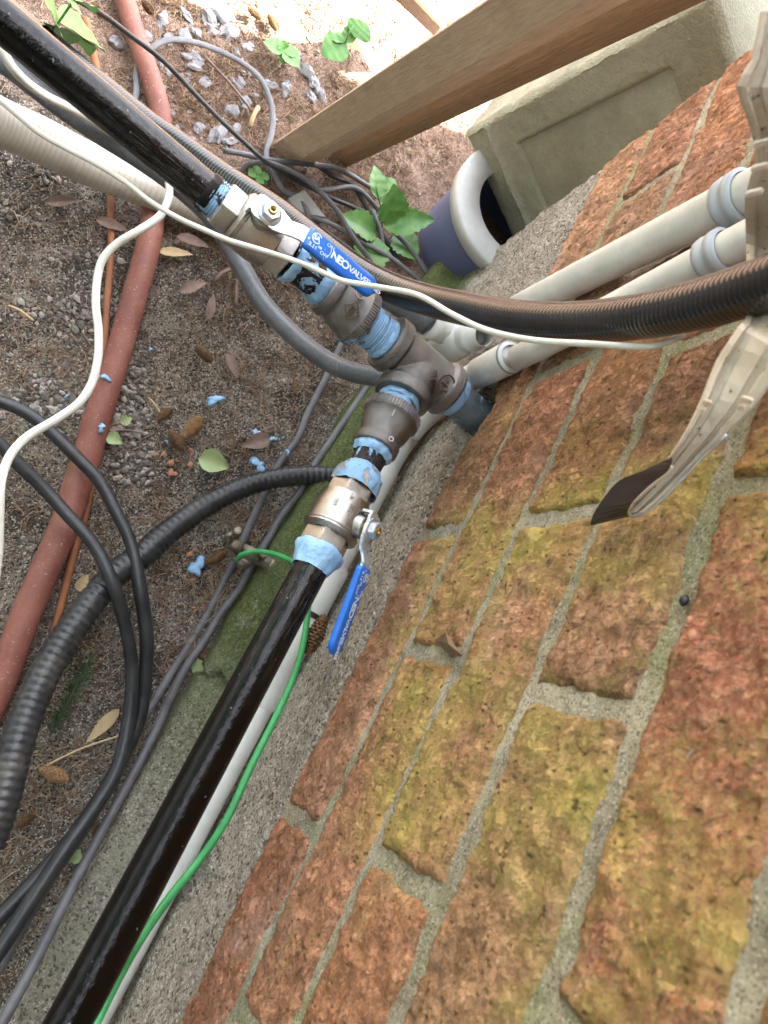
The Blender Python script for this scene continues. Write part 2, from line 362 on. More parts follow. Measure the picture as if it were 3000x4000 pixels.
MWH = simple('white_pvc', (.64, .65, .62), (.75, .76, .73), 30, .42, dirt=((.36, .34, .28), .35), bd=.0002, bs=500, spk=((.15, .13, .11), 520, .735))
MWHC = simple('white_cable_jacket', (.66, .65, .57), (.74, .73, .66), 26, .42, dirt=((.36, .34, .26), .45), bd=.0002, bs=300)
MCLP = simple('pale_blue_clip', (.42, .47, .53), (.50, .55, .60), 40, .45)
MLT = simple('grey_flexible_conduit', (.085, .09, .10), (.12, .125, .135), 30, .36, rib=(.0028, .00018), dirt=((.20, .19, .17), .3))
MLTD = simple('dark_flexible_conduit', (.011, .0105, .011), (.022, .020, .020), 25, .17, rib=(.0033, .00022, (.055, .047, .043)), spec=.7)
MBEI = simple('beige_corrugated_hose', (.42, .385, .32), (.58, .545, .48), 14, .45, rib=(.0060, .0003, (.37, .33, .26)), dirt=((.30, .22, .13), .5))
MRED = simple('red_oxide_pipe', (.19, .060, .042), (.27, .10, .068), 22, .60, dirt=((.32, .17, .12), .6), bd=.0006, bs=260, spk=((.42, .27, .22), 380, .66))
MRUST = simple('rusty_copper', (.25, .085, .028), (.33, .13, .05), 40, .6, dirt=((.12, .05, .03), .6), bd=.0006, bs=300)
MRUSTD = simple('dark_rust', (.085, .045, .03), (.17, .085, .05), 60, .8, bd=.0008, bs=300)
MBLK2 = simple('black_rubber', (.014, .015, .016), (.028, .029, .030), 30, .42, bd=.0003, bs=260, dirt=((.075, .075, .07), .4))
MCOR = simple('black_corrugated_hose', (.016, .016, .018), (.035, .034, .034), 22, .34, dirt=((.14, .125, .10), .55), bd=.0005, bs=300)
MGREY = simple('grey_cable_jacket', (.085, .082, .088), (.15, .145, .15), 40, .5, bd=.0004, bs=400, dirt=((.20, .19, .18), .4))
MGRN = simple('green_insulation', (.035, .30, .085), (.055, .38, .12), 60, .38, dirt=((.03, .14, .05), .4), bd=.0002, bs=300)
MBZ = simple('weathered_bronze', (.13, .10, .07), (.26, .21, .15), 90, .45, .7, bd=.0012, bs=300, dirt=((.17, .27, .21), .6))
MWOOD = mat_wood('cedar_board', (.62, .44, .29), (.78, .62, .46)); MWOODD = mat_wood('brown_shaded_board', (.22, .135, .075), (.31, .20, .12))  # dark wood paints the shade on the under timber; short top board is brown
MLEAF = simple('leaf_green', (.085, .23, .05), (.16, .34, .085), 50, .5, bd=.0003, bs=200); MLEAF.node_tree.nodes['Principled BSDF'].inputs['Subsurface Weight'].default_value = 0
MSHR = simple('shrub_green', (.04, .10, .02), (.07, .16, .03), 50, .5)
MLEAFD = simple('mid_leaf_green', (.06, .17, .03), (.12, .26, .055), 70, .45, bd=.0006, bs=120)
MLEAF2 = simple('pale_leaf', (.22, .30, .12), (.32, .38, .17), 50, .6)
MDEAD = simple('dead_leaf', (.12, .072, .058), (.23, .15, .115), 60, .7, bd=.0004, bs=200); MDEADY = simple('straw_leaf', (.40, .28, .13), (.48, .36, .2), 60, .7)
MCONE = simple('cone_scales', (.11, .055, .025), (.26, .145, .065), 150, .6); MCONEL = simple('pale_cone_scales', (.26, .14, .06), (.42, .25, .12), 150, .6)
MSTONE = simple('grey_limestone', (.27, .26, .275), (.46, .45, .47), 60, .85, bd=.0012, bs=200, dirt=((.16, .11, .09), .4))
MCREAM = simple('cream_painted_metal', (.52, .44, .34), (.62, .55, .46), 16, .55, dirt=((.26, .19, .12), .65), bd=.0004, bs=200, spk=((.12, .07, .045), 240, .66))
MBRN = simple('brown_painted_metal', (.026, .016, .012), (.042, .026, .019), 30, .36, spec=.35)
MNAVY = simple('navy_plastic', (.11, .125, .24), (.14, .155, .28), 8, .4); MRIM = simple('white_plastic_rim', (.42, .42, .40), (.54, .54, .52), 20, .5, dirt=((.35, .34, .30), .4))
MBLKT = simple('black_nylon', (.012, .012, .012), None, 20, .4)

# ------------------------------------------------------------------ ground
HOLE = np.array([.3195, .335])          # where the gas pipe enters the wall (x, z)
def graded(a, b, d, lo, hi):
    m = np.arange(a, b, d); g = .08 * (1.35 ** np.arange(1, 40)); g = np.cumsum(g)
    L = a - g; Rr = b + g; return np.concatenate([L[L > lo][::-1], m, Rr[Rr < hi]])
def gz(x, y):
    z = .010 * noise.fractal(Vector((x * 4, y * 4, 0)), .8, 2, 3) + .0025 * noise.fractal(Vector((x * 50, y * 50, 3)), .7, 2, 3)
    z += .022 * math.exp(-max(0, y - .03) / .035)
    return z
gx = graded(-.62, 1.35, .0055, -24, 24); gy = graded(-.02, .80, .0055, -24, 24)
Vg = []
for yy in gy:
    for xx in gx: Vg.append((xx, yy, gz(xx, yy) if -1 < xx < 2 and -.5 < yy < 1.5 else 0))
nx = len(gx); Fg = [(j * nx + i, j * nx + i + 1, (j + 1) * nx + i + 1, (j + 1) * nx + i) for j in range(len(gy) - 1) for i in range(nx - 1)]
tag(mobj('ground', Vg, Fg, MS), kind='structure')

# ------------------------------------------------------------------ brick wall, mortar, foundation
XE = .651                                # outside corner of the wall
JZ = [.337, .410, .486, .563, .641, .715]
while JZ[-1] < 2.7: JZ.append(JZ[-1] + .0765)
joints = {0: [-.512, -.280, -.050, .189, .420], 1: [-.62, -.39, -.155, .0855, .335, .537], 2: [-.50, -.27, -.037, .184, .410], 3: [-.62, -.39, -.16, .071, .300, .53], 4: [-.51, -.28, -.045, .184, .41]}
fr = lambda x, y, z, s, o=4: noise.fractal(Vector((x * s, y * s, z * s)), .75, 2.1, o)
def dent(x, z):
    d = math.hypot(x - HOLE[0], (z - HOLE[1]) * 1.0); a = .027 + .006 * noise.noise(Vector((x * 90, z * 90, 5)))
    return -.05 if d < a else 0
BT = [(.60, .255, .13), (.58, .25, .14), (.64, .31, .16), (.66, .36, .21), (.56, .245, .14), (.61, .265, .13)]
bV, bF, bC = [], [], []
def brick(x0, x1, z0, z1, hi, seed, tint, bulge=0):
    global bV, bF, bC
    d = .0023 if hi else .016
    ni = max(3, int((x1 - x0) / d)); nj = max(3, int((z1 - z0) / d)); base = len(bV); D0 = -.098
    for j in range(nj + 1):
        for i in range(ni + 1):
            u = i / ni; v = j / nj; x = x0 + (x1 - x0) * u; z = z0 + (z1 - z0) * v
            e = min(u * (x1 - x0), (1 - u) * (x1 - x0), v * (z1 - z0), (1 - v) * (z1 - z0))
            wob = .0022 * fr(x + seed, 0, z, 60, 3) if hi else 0
            # ragged outline
            k = max(0, 1 - e / .006)
            xx = x + k * (.0028 * noise.noise(Vector((z * 70, seed, 1))) if u in (0, 1) or True else 0)
            zz = z + k * .0024 * noise.noise(Vector((x * 70, seed, 9))) + k * .0028 * noise.noise(Vector((x * 14, seed, 4)))
            y = .0022 + bulge + wob * .7 + .0018 * fr(x, seed, z, 17, 3) - .0048 * k ** 3
            if hi:
                rg = fr(x * 1.0, seed * 2, z * 1.6, 120, 4); y += .0017 * rg - (.0055 * max(0, rg - .30)) + .0012 * noise.ridged_multi_fractal(Vector((x * 55 + seed, 0, z * 30)), .9, 2.1, 3, 1, 2) - .0012
                y += dent(x, z)
            bV.append((xx, y, zz)); bC.append(tint)
    n = ni + 1
    for j in range(nj):
        for i in range(ni): bF.append((base + j * n + i, base + (j + 1) * n + i, base + (j + 1) * n + i + 1, base + j * n + i + 1))
    per = [i for i in range(n)] + [j * n + ni for j in range(1, nj + 1)] + [nj * n + i for i in range(ni - 1, -1, -1)] + [j * n for j in range(nj - 1, 0, -1)]
    s = len(bV)
    for q in per: bV.append((bV[base + q][0], D0, bV[base + q][2])); bC.append(tint)
    m = len(per)
    for a in range(m): bF.append((base + per[a], base + per[(a + 1) % m], s + (a + 1) % m, s + a))
for c in range(len(JZ) - 1):
    js = joints.get(c)
    if js is None: js = [x + (.115 if c % 2 else 0) for x in np.arange(-.62, .5, .232)]
    xs = [-1.9 + .116 * (c % 2) + .232 * k for k in range(20)]; xs = [x for x in xs if x < js[0] - .12] + js
    xs = [-1.95] + xs + [XE + .006]
    for i in range(len(xs) - 1):
        x0, x1 = xs[i] + .0048, xs[i + 1] - .0048
        if x1 - x0 < .02: continue
        g = .0042 if c < 3 else .0050
        rnd = random.Random(c * 37 + i); t = rnd.choice(BT); t = tuple(v * rnd.uniform(.85, 1.12) for v in t)
        brick(x0, x1, JZ[c] + g, JZ[c + 1] - g, x1 > -.45 and JZ[c] < .72, c * 7.3 + i * 3.1, t)
wall = thing('brick_wall', 'rough red brick wall with yellow green moss above the concrete footing', 'wall', (-.6, 0, .337))
mobj('brick', bV, bF, MB, wall, col=bC)
mv, mf = [], []
ax_ = np.concatenate([np.arange(-1.95, -.40, .04), np.arange(-.40, XE, .0026), [XE]]); az_ = np.concatenate([np.arange(.3375, .735, .0026), np.arange(.74, 2.7, .04)])
for z in az_:
    for x in ax_:
        y = -.0012 + (.0010 * fr(x, 2, z, 35, 2) + .0011 * fr(x, 5, z, 210, 3) + dent(x, z) if (x > -.4 and z < .74) else 0)
        mv.append((x, y, z))
n = len(ax_); mf = [(j * n + i, (j + 1) * n + i, (j + 1) * n + i + 1, j * n + i + 1) for j in range(len(az_) - 1) for i in range(n - 1)]
k = len(mv); bx = box((-.65, -.056, 1.52), (1, 0, 0), (0, 1, 0), (0, 0, 1), 2.6, .08, 2.36); 
V_, F_, _u = join([(mv, mf), (bx[0], bx[1])]); mobj('mortar', V_, F_, MM, wall)

# foundation: upright concrete with a mossy ledge near the soil
def found_profile():
    pr = [(.3372, -.090), (.3371, -.004), (.333, .0005), (.30, .0010), (.25, .0), (.20, .0), (.15, .0), (.11, .001), (.075, .003), (.064, .008), (.060, .014), (.058, .022), (.057, .030), (.054, .036), (.048, .040), (.040, .042), (.02, .043), (-.03, .044)]
    out = []
    for (z0, y0), (z1, y1) in zip(pr[:-1], pr[1:]):
        m = max(1, int(math.hypot(z1 - z0, y1 - y0) / .0035))
        out += [(z0 + (z1 - z0) * k / m, y0 + (y1 - y0) * k / m) for k in range(m)]
    return out + [pr[-1]]
fp = found_profile(); fx = np.concatenate([np.arange(-1.95, -.45, .05), np.arange(-.45, XE, .0035), [XE]])
fv = []
for x in fx:
    for (z, y) in fp:
        hi = x > -.45
        dy = dz = 0
        if hi:
            a = .0034 * fr(x, 1, z, 11, 3) + .0018 * fr(x, y * 2, z, 90, 4) + .0008 * fr(x, y * 2, z, 300, 2)
            if y > .005 and z < .07: dz = a * .8; dy = .004 * fr(x, 0, 7, 12, 3)
            elif y > -.003: dy = a
            d = math.hypot(x - HOLE[0], z - HOLE[1] + .004)
            if d < .031 + .006 * noise.noise(Vector((x * 80, z * 80, 2))): dy -= .04
            # crack across the ledge
            cx = .012 + .004 * math.sin(y * 300)
            if z < .072 and abs(x - cx) < .0035: dz -= .007; dy -= .006
            # rough blow-out low on the face and a dent
            dd = math.hypot((x + .135) / .030, (z - .245) / .035)
            if dd < 1 and z > .1: dy -= .010 * (1 - dd * dd) * (1 + .6 * fr(x, 3, z, 60, 3))
            dd = math.hypot((x - .205) / .016, (z - .262) / .010)
            if dd < 1: dy -= .008 * (1 - dd)
        fv.append((x, y + dy, z + dz))
m = len(fp); ff = [(i * m + j, i * m + j + 1, (i + 1) * m + j + 1, (i + 1) * m + j) for i in range(len(fx) - 1) for j in range(m - 1)]
l = (len(fx) - 1) * m; cap0 = len(fv); fv += [(XE, -.09, -.03)]; ff += [tuple([l + j for j in range(m)] + [cap0])]
fo = mobj('concrete_foundation', fv, ff, MC); rebase(fo, (-.6, 0, 0)); tag(fo, 'grey concrete footing with mossy green ledge below the brick wall', 'foundation')
# wall of the next room past the corner, parged
pv = []; pf = []
for i, x in enumerate(np.linspace(.655, .965, 60)):
    for z in np.linspace(0, 1.0, 120): pv.append((x, -.08 + .0015 * fr(x, 0, z, 9, 4), z))
pf = [(i * 120 + j, i * 120 + j + 1, (i + 1) * 120 + j + 1, (i + 1) * 120 + j) for i in range(59) for j in range(119)]
b2 = box((.810, -.14, 1.35), (1, 0, 0), (0, 1, 0), (0, 0, 1), .310, .11, 2.7)
V_, F_, _u = join([(pv, pf), b2]); o = mobj('parged_wall', V_, F_, MPARGE); rebase(o, (.84, -.1, 0)); tag(o, 'smooth lilac grey plastered wall piece beyond the brick corner', 'wall')

# out of the frame: eave and shrubs added to block sky and darken pipe reflections
V_, F_ = box((-.85, .10, 2.78), (1, 0, 0), (0, 1, 0), (0, 0, 1), 3.0, .95, .12); ev = mobj('shade_eave', V_, F_, simple('shade_eave_boards', (.10, .08, .07), (.15, .12, .10), 9, .7), smooth=False); rebase(ev, (-.85, .10, 2.72)); tag(ev, 'added dark eave above the brick wall, unseen, blocking overhead sky', 'roof eave')
def shade_shrub(lab, x0, x1, y0, y1, h, n):
    t = thing('shade_shrub', lab, 'shade_shrub', ((x0 + x1) / 2, (y0 + y1) / 2, 0)); q = random.Random(int(n)); V, Fc = [], []
    for i in range(n):
        c = np.array([q.uniform(x0, x1), q.uniform(y0, y1), h * q.random() ** .8]); c[2] *= .85 + .3 * noise.noise(Vector((c[0] * 2, c[1] * 2, 0)))
        d = _n(np.array([q.gauss(0, 1), q.gauss(0, 1), q.gauss(0, .6)])); e = _n(np.cross(d, [q.gauss(0, 1), q.gauss(0, 1), q.gauss(0, 1)])); L = q.uniform(.03, .06); b = len(V)
        V += [c - d * L, c + e * L * .5, c + d * L, c - e * L * .5]; Fc.append((b, b + 1, b + 2, b + 3))
    mobj('foliage', V, Fc, MSHR, t, smooth=False); V, Fc, U = join([tube([((x0 + x1) / 2 + k * .2, (y0 + y1) / 2, 0), ((x0 + x1) / 2 + k * .3, (y0 + y1) / 2, h * .8)], .03, step=.1, seg=8)[:3] for k in (-2, -1, 0, 1, 2)]); mobj('stem', V, Fc, MDEAD, t)
shade_shrub('tall leafy shrub added unseen across from the brick wall to block low sky', -1.7, 1.15, 1.35, 1.95, 3.1, 11000)
shade_shrub('tall leafy shrub added unseen behind the camera to darken the lower left', -1.7, -.75, .12, 1.45, 3.0, 9000)

# ------------------------------------------------------------------ gas pipe run
T = P(903, 793, z=H - .525); At = P(50, 83, z=H - .465); Bt = P(147, 2212, z=H - .47)
dA = _n(At - T); dB = _n(Bt - T); dB = _n(dB - (dB @ dA) * dA * .0)
gas = thing('gas_pipe_run', 'black steel gas pipe with two blue handled valves, iron tee and blue sealant', 'gas pipe', tuple(T * [1, 1, 0] + np.array([0, 0, 0])))
r1, r34 = .0167, .01335
def threads(t0, t1, r, pitch=.0022, amp=.0006, taper=0):
    o = []; n = int((t1 - t0) / pitch * 4)
    for i in range(n + 1):
        t = t0 + (t1 - t0) * i / n; o.append((t, r + amp * math.sin(2 * math.pi * (t - t0) / pitch) + taper * (t - t0)))
    return o
# tee
tee_r = .0212
run = lathe(T, dA, [(-.0385, .0150), (-.0385, .0238), (-.036, .0247), (-.028, .0247), (-.0265, .0238), (-.025, tee_r), (0, tee_r), (.025, tee_r), (.0265, .0238), (.028, .0247), (.036, .0247), (.0385, .0238), (.0385, .0150)], 48)
br = lathe(T, dB, [(0, .012), (.002, tee_r), (.025, tee_r), (.0265, .0238), (.028, .0247), (.036, .0247), (.0385, .0238), (.0385, .0150), (.004, .0148)], 48)
cap = lathe(T, dA, [(-.0385, .0150), (-.034, .0001)], 48); cap2 = lathe(T, dA, [(.034, .0001), (.0385, .0150)], 48)
V_, F_, U_ = join([run, cap, cap2, br]); tee = mobj('tee_fitting', V_, F_, MI, gas); remesh(tee, .0008, 2)
# cast marks on the tee: a diamond with S and a ring, on the face toward the viewer
def ring(o, n, r, w, h, seg=28, square=False, x=None):
    n = _n(n); u, v = (frame(n) if x is None else (_n(x), np.cross(n, _n(x)))); V = []; Fc = []
    s_ = 4 if square else seg
    for k in range(s_):
        a = 2 * math.pi * k / s_
        for (q, hh) in ((r - w, 0), (r - w, h), (r + w, h), (r + w, 0)): V.append(np.asarray(o) + q * (math.cos(a) * u + math.sin(a) * v) + n * hh)
    for k in range(s_):
        for j in range(3): Fc.append((k * 4 + j, ((k + 1) % s_) * 4 + j, ((k + 1) % s_) * 4 + j + 1, k * 4 + j + 1))
    return V, Fc
def toward(o, a):     # unit normal perpendicular to axis a, facing the camera
    v = CAM - np.asarray(o); a = _n(a); return _n(v - (v @ a) * a)
nT = toward(T, dA); sideT = np.cross(dA, nT)
n1 = _n(nT * .93 + (-dB) * .12); o1 = T + n1 * (tee_r + .0010) - dA * .004
txx = _n(np.cross(dB, n1)); txx = -dA
p1 = ring(o1 - dB * .002, n1, .0072, .0008, .0018, square=True, x=dB); p2 = ring(o1 - dA * .0165 - dB * .003, n1, .0070, .0008, .0018)
V_, F_ = text('emb', 'S', .009, o1 - dB * .002, dB * -1, n1, MEMB, tee, .0002, .0009, 'CENTER'); V2, F2 = text('emb', '16', .008, o1 - dA * .0165 - dB * .003, dB * -1, n1, MEMB, tee, .0002, .0009, 'CENTER')
V_, F_, _u = join([p1, p2, (V_, F_), (V2, F2)]); mobj('cast_mark', V_, F_, MEMB, tee, smooth=False)
# nipple into the wall
V_, F_, U_ = join([lathe(T, dA, threads(-.046, -.036, r1 + .0002)), lathe(T, dA, [(-.16, r1 - .0006), (-.046, r1), ])]); mobj('nipple', V_, F_, MPUTN, gas, uv=U_)
V_, F_, U_ = join([lathe(T, dA, [(-.050, .0168), (-.047, .0184), (-.0415, .0192), (-.038, .0188)], 48, rough=.0012, rs=160)]); mobj('sealant_bead', V_, F_, mat_iron('paste_smear', 1, c=((.15, .17, .18), (.22, .25, .27)), thr=.44), gas)
# nipple tee -> reducer (A)
V_, F_, U_ = join([lathe(T, dA, threads(.036, .049, r1 + .0006, amp=.0008)), lathe(T, dA, [(.049, r1 - .0006), (.0515, r1 - .0006)]), lathe(T, dA, threads(.0515, .066, r1 + .0006, amp=.0008))])
mobj('nipple', V_, F_, mat_iron('threads_full_of_paste', 1, thr=.40), gas, uv=U_)
V_, F_, U_ = lathe(T, dA, [(.0375, .0176), (.039, .0187), (.0425, .0180), (.044, .0170)], 48, rough=.0011, rs=200); mobj('sealant_bead', V_, F_, MPUT, gas)
def reducer(t0, ax, big_first=True, putty=MI):
    L = .0415
    pr = [(0, .0155), (0, .0228), (.0012, .0240), (.0085, .0242), (.0098, .0232), (.0105, .0218), (.018, .0215), (.024, .0200), (.0285, .0180), (.031, .0176), (.0325, .0186), (.0335, .0192), (.0405, .0192), (L, .0183), (L, .0130)]
    V, Fc, U = lathe(T + _n(ax) * t0, ax, pr, 56, rough=.00035, rs=500)
    o = mobj('reducer_coupling', V, Fc, MI, gas); return o
def band(ax, t0, r, w, par, mat):   # wrench-scarred collar band, raised ribs
    V, Fc, U = [], [], []; u, v = frame(ax); S = 64
    parts = []
    rnd = random.Random(int(t0 * 1e4))
    for k in range(S):
        a = 2 * math.pi * k / S; rr = r + rnd.uniform(.0001, .0006)
        c = T + _n(ax) * (t0 + w / 2) + rr * (math.cos(a) * u + math.sin(a) * v)
        parts.append(box(c, ax, -math.sin(a) * u + math.cos(a) * v, math.cos(a) * u + math.sin(a) * v, w * rnd.uniform(.75, .98), 2 * math.pi * r / S * rnd.uniform(.35, .8), .0009))
    V, Fc, U = join(parts); return mobj('ribbed_collar', V, Fc, mat, par, smooth=False)
redA = reducer(.0645, dA); band(dA, .0655, .0240, .008, redA, MIP2)
redB = reducer(.0515, dB); band(dB, .0525, .0240, .008, redB, MIP2)
nA = toward(T + dA * .085, dA); oA = T + dA * .0845 + nA * .0224
sA = np.cross(nA, dA)
p1 = ring(oA - sA * .001, _n(nA), .0070, .0006, .0012, square=True, x=dA); V1, F1 = text('e', 'BSI', .0052, oA - sA * .001, sA, nA, MEMB, redA, .0002, .0009, 'CENTER')
o2 = T + dA * .086 + _n(nA * .75 - sA * .65) * .0217; n2 = _n(nA * .75 - sA * .65); p2 = ring(o2, n2, .0038, .0005, .001)
V_, F_, _u = join([p1, (V1, F1), p2]); mobj('cast_mark', V_, F_, MEMB, redA, smooth=False)
nB = toward(T + dB * .07, dB); oB = T + dB * .068 + _n(nB) * .0216
V1, F1 = text('e', '1', .010, T + dB * .0665 + _n(nB) * .0214, np.cross(nB, dB) * -1, nB, MEMB, redB, .0001, .0007, 'CENTER')
V2, F2 = text('e', 'O', .006, T + dB * .087 + _n(nB + .45 * np.cross(nB, dB)) * .0190, dB, nB, MEMB, redB, .0002, .0008, 'CENTER')
V_, F_, _u = join([(V1, F1), (V2, F2)]); mobj('cast_mark', V_, F_, MEMB, redB, smooth=False)
# nipple tee -> reducer (B): short, packed with paste at the tee mouth
V_, F_, U_ = join([lathe(T, dB, [(.034, .0148), (.0385, .0178), (.042, .0182), (.0435, .0172)], 48, rough=.0018, rs=200)]); mobj('sealant_bead', V_, F_, MPUT, gas)
V_, F_, U_ = lathe(T, dB, [(.034, r1), (.054, r1)], 40); mobj('nipple', V_, F_, MIP, gas, uv=U_)
# nipples reducer -> valve
V_, F_, U_ = join([lathe(T, dA, threads(.105, .114, r34 + .0006, amp=.0006)), lathe(T, dA, [(.114, r34), (.142, r34)])]); mobj('nipple', V_, F_, mat_iron('black_nipple_with_paste', 1, c=((.012, .009, .008), (.03, .022, .02)), thr=.54), gas, uv=U_)
V_, F_, U_ = lathe(T, dA, [(.1045, .0140), (.106, .0150), (.112, .0148), (.115, .0138)], 48, rough=.0018, rs=220); mobj('sealant_bead', V_, F_, MPUT, gas)
V_, F_, U_ = lathe(T, dA, [(.1325, .0134), (.134, .0146), (.137, .0155), (.1395, .0165), (.141, .016)], 48, rough=.0022, rs=200); mobj('sealant_bead', V_, F_, MPUT, gas)
V_, F_, U_ = lathe(T, dB, [(.088, r34), (.124, r34)], 40); mobj('nipple', V_, F_, mat_iron('dark_nipple_with_paste', 1, c=((.02, .016, .014), (.06, .05, .045)), thr=.56), gas, uv=U_)
V_, F_, U_ = lathe(T, dB, [(.092, .0150), (.0932, .0168), (.0965, .0166), (.099, .0152), (.1005, .0138)], 48, rough=.0020, rs=190); mobj('sealant_bead', V_, F_, MPUT, gas)
V_, F_, U_ = lathe(T, dB, [(.1125, .0136), (.1145, .0152), (.1180, .0168), (.1195, .0188), (.124, .0198), (.130, .0202), (.134, .0196)], 48, rough=.0018, rs=130); mobj('sealant_bead', V_, F_, mat_iron('thick_paste_on_hex', 1, c=((.38, .355, .32), (.52, .49, .45)), thr=.46), gas)
# ball valves
def slab(poly, o, x, y, n, th):      # flat plate from a 2D outline
    V = [np.asarray(o) + a * x + b * y for a, b in poly] + [np.asarray(o) + a * x + b * y + n * th for a, b in poly]; m = len(poly)
    return V, [tuple(range(m))[::-1], tuple(range(m, 2 * m))] + [(i, (i + 1) % m, m + (i + 1) % m, m + i) for i in range(m)]
def ball_valve(tc, ax, stem, ldir, mbody, mhexA, pasty, hexph, low=.0335):
    C0 = T + ax * tc; vb = mobj('ball_valve', *(lambda a: (a[0], a[1]))(join([
        lathe(C0, ax, [(-low, .0138), (-low, .0180), (-low + .001, .0190), (-.020, .0192), (-.0195, .0180)], 48, hexs=True, phase=hexph),
        lathe(C0, ax, [(-.0195, .0150), (-.0190, .0200), (-.0155, .0203), (-.0120, .0208), (-.006, .0214), (.004, .0214), (.0085, .0208), (.0088, .0222), (.0098, .0226), (.0102, .0218), (.0120, .0222), (.0128, .0208), (.0145, .0190), (.0150, .0170)], 56),
    ])), mbody, gas, smooth=True)
    try: vb.data.set_sharp_from_angle(angle=math.radians(32))
    except Exception: pass
    V, Fc, U = lathe(C0, ax, [(.0145, .0170), (.0150, .0185), (.0160, .0190), (.0272, .0190), (.0285, .0180), (.0285, .0138)], 48, hexs=True, phase=hexph); o = mobj('hex_end', V, Fc, mhexA, vb)
    try: o.data.set_sharp_from_angle(angle=math.radians(32))
    except Exception: pass
    stem = _n(stem - (stem @ ax) * ax)
    V, Fc, U = join([lathe(C0, stem, [(.015, .0098), (.0245, .0092), (.0262, .0085), (.0262, .004)], 32)]); mobj('stem_housing', V, Fc, mbody, vb)
    V, Fc, U = lathe(C0, stem, [(.0255, .0052), (.0292, .0052), (.0292, .0034), (.0385, .0034), (.0385, .0018), (.0350, .0016)], 28); mobj('stem', V, Fc, MSTEM, vb)
    V, Fc, U = join([lathe(C0 - ax * .0125, stem, [(.016, .0028), (.0262, .0028), (.0262, .0001)], 12)]); mobj('stop_lug', V, Fc, mbody, vb)
    # lever: flat plate bent once, then the vinyl grip
    x = _n(ldir - (ldir @ stem) * stem); y = np.cross(stem, x); th = .0022; hm = MZNP if pasty else MZN
    L0 = C0 + stem * .0292
    segs = [(-.0115, 0, .0150), (-.0085, 0, .0185), (.0080, 0, .0185), (.0120, 0, .0155), (.0165, .0005, .0122), (.0215, .0040, .0120), (.0255, .0062, .0122), (.040, .0062, .0122)]
    V = []; Fc = []
    for (a, h, w) in segs:
        for s_, dz in ((-1, 0), (1, 0), (1, th), (-1, th)): V.append(L0 + x * a + stem * (h + dz) + y * s_ * w / 2)
    for i in range(len(segs) - 1):
        for k in range(4): Fc.append((i * 4 + k, i * 4 + (k + 1) % 4, i * 4 + 4 + (k + 1) % 4, i * 4 + 4 + k))
    Fc += [(0, 1, 2, 3), tuple(len(V) - 4 + k for k in range(4))[::-1]]
    tab = box(L0 - x * .0125 - stem * .0035, x, y, stem, .0022, .011, .009)
    V, Fc, U = join([(V, Fc), tab]); lev = mobj('lever', V, Fc, hm, vb, smooth=False)
    V, Fc, U = lathe(C0, stem, [(.0314, .0062), (.0320, .0072), (.0362, .0072), (.0368, .0064), (.0368, .0036)], 36, hexs=True); nu = mobj('nut', V, Fc, hm, vb)
    try: nu.data.set_sharp_from_angle(angle=math.radians(32))
    except Exception: pass
    V, Fc, U = lathe(C0, stem, [(.0312, .0095), (.0318, .0095), (.0318, .005)], 32); mobj('washer', V, Fc, MZN, vb)
    # grip: rounded bar section swept along x
    g0, g1 = .0295, .0970; V = []; Fc = []; K = 20; st = []
    for i in range(19):
        t = i / 18; a = g0 + (g1 - g0) * t; w = .0172; hgt = .0064
        e = max(0, (t - .90) / .10); w = w * math.sqrt(max(.02, 1 - e * e)) if e > 0 else w + .0010 * t; st.append((a, w, hgt * (1 - .35 * e)))
    for (a, w, hg) in st:
        for k in range(K):
            q = 2 * math.pi * k / K; cx = abs(math.cos(q)) ** .45 * (1 if math.cos(q) > 0 else -1); sy = abs(math.sin(q)) ** .55 * (1 if math.sin(q) > 0 else -1)
            V.append(L0 + x * a + y * cx * w / 2 + stem * (.0062 + th / 2 + sy * hg / 2))
    for i in range(18):
        for k in range(K): Fc.append((i * K + k, i * K + (k + 1) % K, (i + 1) * K + (k + 1) % K, (i + 1) * K + k))
    Fc += [tuple(range(K))[::-1], tuple(range(18 * K, 19 * K))]
    mobj('grip', V, Fc, MBLUE, vb)
    tz = .0062 + th / 2 + .0032 + .00005; o = L0 + stem * tz
    items = [('NEO', .0088, .0515, -.0002, .0003, .80), ('VALVES', .0074, .0682, -.0002, .0001, .78), ('#425', .0058, .0892, -.0002, .0001, .85), ('ON', .0042, .0455, .0044, 0, 1), ('OFF', .0042, .0430, -.0048, 0, 1), ('3.16', .0044, .0325, -.0048, .0001, 1), ('c', .0034, .0305, -.0012, .0001, 1), ('us', .0036, .0402, -.0018, .0001, 1), ('SA', .0056, .0338, .0026, .0002, .85)]
    prts = [text('t', b, s_, o + x * a + y * bb, x, stem, MTXT, None, bo, .0001, 'LEFT', sp) for (b, s_, a, bb, bo, sp) in items]
    cc = o + x * .0368 + y * .0026
    V = []; Fc = []
    for k in range(22):
        q = math.radians(35 + 290 * k / 21)
        for rr in (.0034, .0043): V.append(cc + rr * (math.cos(q) * x + math.sin(q) * y) + stem * .0001)
    for k in range(21): Fc.append((2 * k, 2 * k + 1, 2 * k + 3, 2 * k + 2))
    prts.append((V, Fc)); V = []; Fc = []; cc = o + x * .0425 - y * .0
    for k in range(12):
        q = math.radians(-42 + 84 * k / 11)
        for rr in (.0078, .0083): V.append(cc + rr * (math.cos(q) * x + math.sin(q) * y) + stem * .0001)
    for k in range(11): Fc.append((2 * k, 2 * k + 1, 2 * k + 3, 2 * k + 2))
    prts.append((V, Fc))
    V, Fc, U = join(prts); mobj('grip_lettering', V, Fc, MTXT, vb, smooth=False)
    return vb
Z3 = np.array([0, 0, 1.])
v1 = ball_valve(.1775, dA, Z3 + .0 * dA, -dA + .05 * np.array([1, 0, 0]), MBR, MBR, False, .25)
